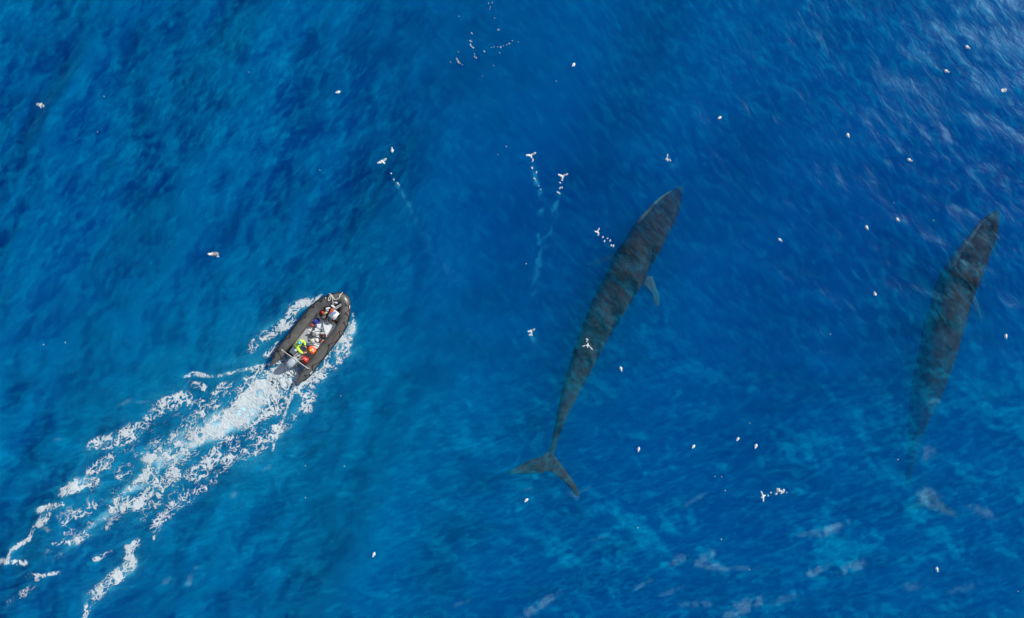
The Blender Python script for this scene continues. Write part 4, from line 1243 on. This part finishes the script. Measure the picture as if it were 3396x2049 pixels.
t = carry('blue_bag', 702, 535, FZ0, -.2, .58, 'crumpled bright blue bag against the port tube', 'bag')
part(t, 'bag', 'blue', lambda b: add_lump(b, 0, 0, 0, .13, .20, .26, 6, .45, 4))
t = carry('purple_sack', 690, 592, FZ0, -.2, .44, 'dark navy sack just behind the blue bag', 'sack')
part(t, 'sack', 'navy', lambda b: add_lump(b, 0, 0, 0, .13, .10, .14, 16, .35, 3))
t = carry('orange_jacket', 652, 588, FZ0, .1, .56, 'crumpled orange jacket behind the blue bag', 'jacket')
part(t, 'cloth', 'orange_dark', lambda b: add_lump(b, 0, 0, 0, .10, .09, .24, 17, .5, 4))
t = carry('white_cup', 622, 606, FZ0, .1, .46, 'little white cup beside the crumpled orange jacket', 'cup')
part(t, 'cup', 'white', lambda b: add_lathe(b, [(.03, 0), (.045, .15), (.04, .15), (.026, .03)], 14))
t = carry('grey_pump', 680, 630, FZ0, .9, .40, 'grey foot pump behind the navy sack', 'pump')
part(t, 'body', 'mid_grey', lambda b: add_box(b, 0, 0, 0, .11, .24, .07, .02))
part(t, 'bellows', 'dark_grey', lambda b: add_lathe(b, [(.05, 0), (.055, .02), (.045, .03), (.055, .045), (.04, .06)], 14, Matrix.Translation((0, -.06, .07))))

# round tub full of things, near the bow
t = carry('round_tub', 818, 442, FZ0, 0, .55, 'round dark grey tub full of gear near the bow', 'tub')
part(t, 'tub', 'dark_grey', lambda b: add_lathe(b, [(.001, 0), (.27, 0), (.31, .26), (.325, .27), (.325, .29), (.30, .29), (.27, .06), (.001, .06)], 32))
part(t, 'rim', 'mid_grey', lambda b: add_tube(b, [(.318 * math.cos(a), .318 * math.sin(a), .292) for a in [k * 2 * math.pi / 32 for k in range(33)]], .012, 6))
for nm, zx, zy, zt, dims, m_, sd_, lab in (
        ('red_cloth', 800, 405, .60, (.10, .08, .10), 'red', 21, 'red cloth on top of the round grey tub'),
        ('grey_cloth', 822, 470, .54, (.17, .10, .09), 'mid_grey', 22, 'grey cloth lying in the round grey tub'),
        ('brown_cloth', 830, 425, .58, (.12, .08, .09), 'brown', 23, 'brown cloth lying in the round grey tub'),
        ('navy_cloth', 845, 385, .60, (.13, .09, .10), 'navy', 24, 'navy cloth at the forward edge of the round grey tub')):
    t = carry(nm, zx, zy, zt - .13, .2 * sd_, zt, lab, 'cloth')
    part(t, 'cloth', m_, lambda b: add_lump(b, 0, 0, 0, dims[0], dims[1], dims[2], sd_, .5, 4))
# white cool box with cloths on it
t = carry('cool_box', 960, 437, FZ0, .03, .70, 'white cool box with orange and blue cloths on its lid', 'cool box')
part(t, 'body', 'white', lambda b: add_box(b, 0, 0, 0, .43, .47, .33, .03, 0, -.04))
part(t, 'lid', 'white', lambda b: add_box(b, 0, 0, .333, .47, .51, .07, .03))
part(t, 'latch', 'black', lambda b: add_box(b, -.02, -.06, .404, .05, .06, .012, .004, .5))
CZ = FZ0 + .404
t = carry('orange_cloth', 935, 385, CZ, .15, CZ, 'orange cloth spread on the white cool box', 'cloth')
part(t, 'cloth', 'orange_dark', lambda b: add_lump(b, 0, 0, 0, .09, .17, .04, 31, .35, 4))
t = carry('blue_cloth', 962, 415, CZ, -.75, CZ, 'pale blue cloth spread on the white cool box', 'cloth')
part(t, 'cloth', 'pale_blue', lambda b: add_lump(b, 0, 0, 0, .08, .16, .035, 32, .35, 4))
t = carry('wooden_crate', 985, 525, FZ0, .08, .48, 'low brown wooden crate behind the white cool box', 'crate')
def crate(b):
    add_box(b, 0, 0, 0, .40, .26, .02, .004)
    for s_ in (-1, 1):
        add_box(b, 0, s_ * .13, .022, .40, .02, .15, .004); add_box(b, s_ * .19, 0, .022, .02, .236, .15, .004)
part(t, 'crate', 'brown', crate)
t = carry('anchor', 885, 515, FZ0, 0, .44, 'dark grey hooked anchor lying on the floor behind the tub', 'anchor')
a0 = B(885, 515, .4)
part(t, 'shank', 'mid_grey', lambda b: add_tube(b, [B(x, y, .40) - a0 + Vector((0, 0, .09)) for x, y in ((868, 448), (874, 490), (872, 530), (872, 555))], [.05, .065, .085, .07], 10))
part(t, 'fluke', 'mid_grey', lambda b: add_tube(b, catmull([B(x, y, .40) - a0 + Vector((0, 0, .07)) for x, y in ((868, 545), (890, 562), (915, 552), (922, 540))], 4), [.07, .07, .065, .06, .055, .05, .05, .045, .045, .04, .03, .025, .02], 10))
# poles, bottles, bags under the bow
for k, (p0, p1, lab) in enumerate((((965, 352), (1072, 285), 'white pole nearest the bow, of two laid across it'), ((985, 362), (1074, 305), 'white pole nearest the cool box, of two laid across the bow'))):
    a_, b_ = B(*p0, .74), B(*p1, .80)
    bb = bmesh.new(); add_tube(bb, [Vector(), (b_ - a_) * .94, (b_ - a_)], [.022, .022, .03], 10)
    o = bm_obj('white_pole', bb, M['white']); o.location = BM @ a_; o.rotation_euler = (0, 0, BR)
    tag(o, lab, 'pole', 'white poles across the bow')
a_, b_ = B(1008, 455, .62), B(1078, 412, .70)
bb = bmesh.new(); add_tube(bb, [Vector(), (b_ - a_) * .6, (b_ - a_) * .75, (b_ - a_)], [.02, .02, .05, .045], 10)
o = bm_obj('yellow_paddle', bb, M['tan']); o.location = BM @ a_; o.rotation_euler = (0, 0, BR); tag(o, 'pale yellow paddle between the cool box and starboard tube', 'paddle')
a_, b_ = B(1058, 385, .62), B(1062, 420, .66)
bb = bmesh.new(); add_tube(bb, [Vector(), b_ - a_], .02, 8)
o = bm_obj('yellow_stick', bb, M['tan']); o.location = BM @ a_; o.rotation_euler = (0, 0, BR); tag(o, 'short pale yellow stick next to the yellow paddle', 'stick')
bottle = lambda b: add_tube(b, [(-.12, 0, .05), (-.11, 0, .05), (.03, 0, .05), (.09, 0, .05), (.11, 0, .05), (.15, 0, .05)], [.03, .058, .058, .035, .022, .02], 12)
for zx, zy, z, rr, lab in ((992, 268, .66, .35, 'white bottle farthest forward, under the bow rope'), (952, 322, .66, .1, 'white bottle beside the two white poles'), (880, 350, .62, .9, 'white bottle between the round tub and dark roll')):
    t = carry('white_bottle', zx, zy, z, rr, z + .1, lab, 'bottle', 'white bottles in the bow')
    part(t, 'body', 'white', bottle)
for nm, zx, zy, z0, zt, dims, m_, sd_, lab, rz in (
        ('maroon_bag', 1040, 362, FZ0, .62, (.20, .13, .34), 'maroon', 41, 'maroon bag between the cool box and starboard bow', .5),
        ('dark_sack', 930, 355, FZ0, .60, (.18, .12, .32), 'maroon', 42, 'dark brown sack under the white poles', .2),
        ('white_cloth', 862, 372, .5, .62, (.10, .07, .1), 'white', 43, 'white cloth between tub and cool box', .3),
        ('navy_bag', 850, 325, FZ0, .62, (.16, .12, .34), 'navy', 44, 'navy bag behind the dark roll at the port bow', .3),
        ('tan_cloth', 850, 410, .5, .6, (.06, .12, .08), 'tan', 45, 'tan cloth hanging over the edge of the round tub', -.6),
        ('green_pouch', 815, 322, .50, .66, (.08, .06, .12), 'brown', 46, 'brown pouch on the port tube at the bow', .1),
        ('yellow_pouch', 1010, 505, .40, .52, (.05, .08, .09), 'tan', 47, 'tan pouch at the corner of the wooden crate', .4),
        ('brown_bundle', 1058, 400, FZ0, .54, (.10, .12, .24), 'brown', 48, 'brown bundle by the starboard tube near the paddle', .4)):
    t = carry(nm, zx, zy, z0, rz, zt, lab, nm.split('_')[1])
    part(t, 'cloth' if 'cloth' in nm else 'bag', m_, lambda b: add_lump(b, 0, 0, 0, dims[0], dims[1], dims[2], sd_, .4, 4))
a_, b_ = B(868, 322, .62), B(1040, 268, .66)
bb = bmesh.new(); add_tube(bb, [Vector(), (b_ - a_) * .03, (b_ - a_) * .5, (b_ - a_) * .97, (b_ - a_)], [.05, .085, .095, .085, .05], 14)
o = bm_obj('dark_roll', bb, M['dark_grey']); o.location = BM @ a_; o.rotation_euler = (0, 0, BR); tag(o, 'dark rolled tarpaulin across the bow', 'roll')
rope_thing('bow_rope', [(1090, 122, .94), (1072, 140, .95), (1045, 165, .95), (1042, 195, .95), (1010, 220, .94), (975, 222, .93), (952, 190, .93), (930, 160, .93), (905, 180, .92), (889, 220, .92), (897, 243, .92), (915, 222, .92), (926, 170, .93), (942, 195, .93), (950, 240, .88), (954, 300, .76)], .017, 'rope', 'white rope looped over the bow tube', 'rope')
rope_thing('bow_rope', [(1085, 122, .97), (1060, 165, .97), (1040, 205, .95)], .015, 'rope', 'short white rope end beside the looped bow rope', 'rope')
rope_thing('white_lanyard', [(772, 258, .74), (790, 285, .76), (808, 318, .70), (800, 300, .74), (776, 265, .75)], .012, 'rope', 'white lanyard on the port tube at the bow', 'rope')
rope_thing('blue_hose', [(830, 515, .32), (812, 545, .34), (800, 590, .33), (786, 640, .32), (790, 660, .31)], .018, 'rope_blue', 'grey blue hose, left leg of the fork on the white floor', 'hose')
rope_thing('blue_hose', [(826, 520, .32), (815, 560, .34), (820, 620, .33), (838, 690, .33), (870, 722, .34)], .018, 'rope_blue', 'grey blue hose, right leg of the fork on the white floor', 'hose')
rope_thing('black_rope', [(802, 638, .33), (790, 675, .34), (770, 710, .34), (735, 728, .36), (720, 740, .4)], .022, 'black', 'thick black rope running to the white bottle', 'rope')
rope_thing('grey_cable', [(660, 705, .46), (700, 680, .34), (760, 668, .33), (820, 680, .33), (858, 720, .34)], .014, 'rope_blue', 'thin grey cable arching from the equipment case', 'cable')
rope_thing('grey_cable', [(735, 615, .33), (765, 635, .33), (800, 660, .33), (850, 690, .33)], .014, 'rope_blue', 'thin grey cable from the foot pump to starboard', 'cable')
rope_thing('blue_line', [(545, 836, .50), (600, 838, .34), (680, 845, .33), (735, 862, .33), (760, 850, .33)], .014, 'rope_blue', 'thin blue line from the driver across the floor', 'line')
rope_thing('grey_cable', [(585, 905, .33), (600, 880, .34), (650, 862, .34), (700, 868, .40), (735, 895, .36)], .013, 'mid_grey', 'thin grey cable lying round the orange case', 'cable')

# ------------------------------------------------------------------ the driver
man = empty('person'); man.location = (BOAT_C.x, BOAT_C.y, 0); man.rotation_euler = (0, 0, BR)
tag(man, 'person in hi-vis yellow jacket and teal hat sitting at the stern, hand on the tiller', 'person')

def skin_mesh(name, nodes, edges, root, m_, parent, sub=2):
    me = bpy.data.meshes.new(name)
    me.from_pydata([tuple(n_[0]) for n_ in nodes], edges, [])
    o = bpy.data.objects.new(name, me); link(o)
    md = o.modifiers.new('skin', 'SKIN'); md.use_smooth_shade = True
    for k, n_ in enumerate(nodes):
        r_ = n_[1]
        me.skin_vertices[0].data[k].radius = (r_, r_) if not isinstance(r_, tuple) else r_
        me.skin_vertices[0].data[k].use_root = (k == root)
    sd_ = o.modifiers.new('sub', 'SUBSURF'); sd_.levels = sub; sd_.render_levels = sub
    bake(o)
    o.data.materials.clear(); o.data.materials.append(m_)
    o.parent = parent
    return o

pel = Vector((-.50, -1.13, .62)); che = Vector((-.46, -1.08, .98)); neck = Vector((-.42, -1.06, 1.17)); head = Vector((-.385, -1.04, 1.31))
hd_xy = B(483, 835, 1.36)
shift = Vector((hd_xy.x - head.x, hd_xy.y - head.y, 0))
pel.y -= .14; che.y -= .07; che.x -= .02
pel, che, neck, head = pel + shift * .9, che + shift * .9, neck + shift, head + shift
lsh = che + Vector((.03, .19, .08)); rsh = che + Vector((.02, -.19, .08))
lel = lsh + Vector((.13, .05, -.22)); lwr = lel + Vector((.17, -.15, -.06)); lhd = lwr + Vector((.07, -.04, -.02))
rhd = B(560, 976, .76); rwr = B(527, 985, .80); rel = B(482, 950, .90)
lhip, rhip = pel + Vector((.04, .11, -.02)), pel + Vector((.04, -.10, -.02))
lkn, rkn = lhip + Vector((.36, .15, .03)), rhip + Vector((.36, .15, .02))
lan, ran = lkn + Vector((.03, .01, -.30)), rkn + Vector((.02, .01, -.29))
lan.z = ran.z = .37
lto, rto = lan + Vector((.19, .02, -.04)), ran + Vector((.19, .0, -.04))
N_ = [(pel, .12), (che, .13), (neck, .055), (head + Vector((0, 0, -.03)), .088), (head + Vector((.0, 0, .06)), .085),
      (lsh, .06), (lel, .042), (lwr, .028), (rsh, .06), (rel, .042), (rwr, .028),
      (lhip, .085), (lkn, .058), (lan, .04), (lto, .035), (rhip, .085), (rkn, .058), (ran, .04), (rto, .035), (lhd, (.038, .018)), (rhd, (.038, .018))]
E_ = [(0, 1), (1, 2), (2, 3), (3, 4), (1, 5), (5, 6), (6, 7), (7, 19), (1, 8), (8, 9), (9, 10), (10, 20), (0, 11), (11, 12), (12, 13), (13, 14), (0, 15), (15, 16), (16, 17), (17, 18)]
def fingers(hand, wrist, palm_down, thumb_side):
    d_ = (hand - wrist).normalized()
    s_ = Vector((-d_.y, d_.x, 0)).normalized() * thumb_side
    base = None
    for k, (off, ln) in enumerate(((.027, .068), (.009, .078), (-.009, .072), (-.026, .056))):
        i0 = len(N_)
        N_.append((hand + d_ * .03 + s_ * off, .0105)); N_.append((hand + d_ * (.03 + ln * .55) + s_ * off + Vector((0, 0, -.010)), .0092)); N_.append((hand + d_ * (.03 + ln * .85) + s_ * off + Vector((0, 0, -.038)), .008))
        E_.append((19 if hand is lhd else 20, i0)); E_.append((i0, i0 + 1)); E_.append((i0 + 1, i0 + 2))
    i0 = len(N_)
    N_.append((hand - d_ * .005 + s_ * .038, .0115)); N_.append((hand + d_ * .03 + s_ * .058 + Vector((0, 0, -.012)), .0095))
    E_.append((19 if hand is lhd else 20, i0)); E_.append((i0, i0 + 1))
fingers(lhd, lwr, True, -1); fingers(rhd, rwr, True, 1)
skin_mesh('body', N_, E_, 0, M['skin'], man)
# face: nose, ears on the skull (small, one part)
fd = Vector((1, .1, 0)).normalized()
for nm, off, rr in (('nose', fd * .095 + Vector((0, 0, -.01)), .017), ('ear', Vector((-.01, .085, 0)), .022), ('ear', Vector((-.01, -.085, 0)), .022)):
    bm = bmesh.new()
    r_ = bmesh.ops.create_icosphere(bm, subdivisions=2, radius=rr)
    bmesh.ops.translate(bm, verts=r_['verts'], vec=head + off)
    bm_obj(nm, bm, M['skin'], man)
# jacket: torso, sleeves, collar
J = [(pel + Vector((0, 0, .0)), .18), (pel.lerp(che, .5), .195), (che, .20), (che + Vector((.01, 0, .09)), .12), (lsh, .095), (lsh.lerp(lel, .5), .082), (lel, .075), (lwr, .058), (rsh, .095), (rsh.lerp(rel, .5), .085), (rel, .08), (rel.lerp(rwr, .6), .068), (rwr, .056)]
skin_mesh('jacket', J, [(0, 1), (1, 2), (2, 3), (2, 4), (4, 5), (5, 6), (6, 7), (2, 8), (8, 9), (9, 10), (10, 11), (11, 12)], 0, M['hivis'], man)
T_ = [(pel + Vector((.03, 0, -.06)), .13), (lhip + Vector((.06, 0, 0)), .10), (lkn, .082), (lan + Vector((0, 0, .05)), .062), (rhip + Vector((.06, 0, 0)), .10), (rkn, .082), (ran + Vector((0, 0, .05)), .062)]
skin_mesh('trousers', T_, [(0, 1), (1, 2), (2, 3), (0, 4), (4, 5), (5, 6)], 0, M['navy'], man)
for a, t_ in ((lan, lto), (ran, rto)):
    skin_mesh('boot', [(a + Vector((0, 0, .1)), .06), (a, .058), (t_, .048)], [(0, 1), (1, 2)], 1, M['black'], man)
bm = bmesh.new()
add_lathe(bm, [(.118, -.01), (.124, .01), (.120, .05), (.10, .10), (.06, .13), (.02, .142)], 24, Matrix.Translation(head + Vector((0, 0, .04))))
hat = bm_obj('hat', bm, M['cap'], man)
bm = bmesh.new()
add_lathe(bm, [(.066, .128), (.06, .146), (.045, .158), (.015, .164)], 20, Matrix.Translation(head + Vector((.005, 0, .04))))
bm_obj('crown_panel', bm, M['cap_top'], hat)
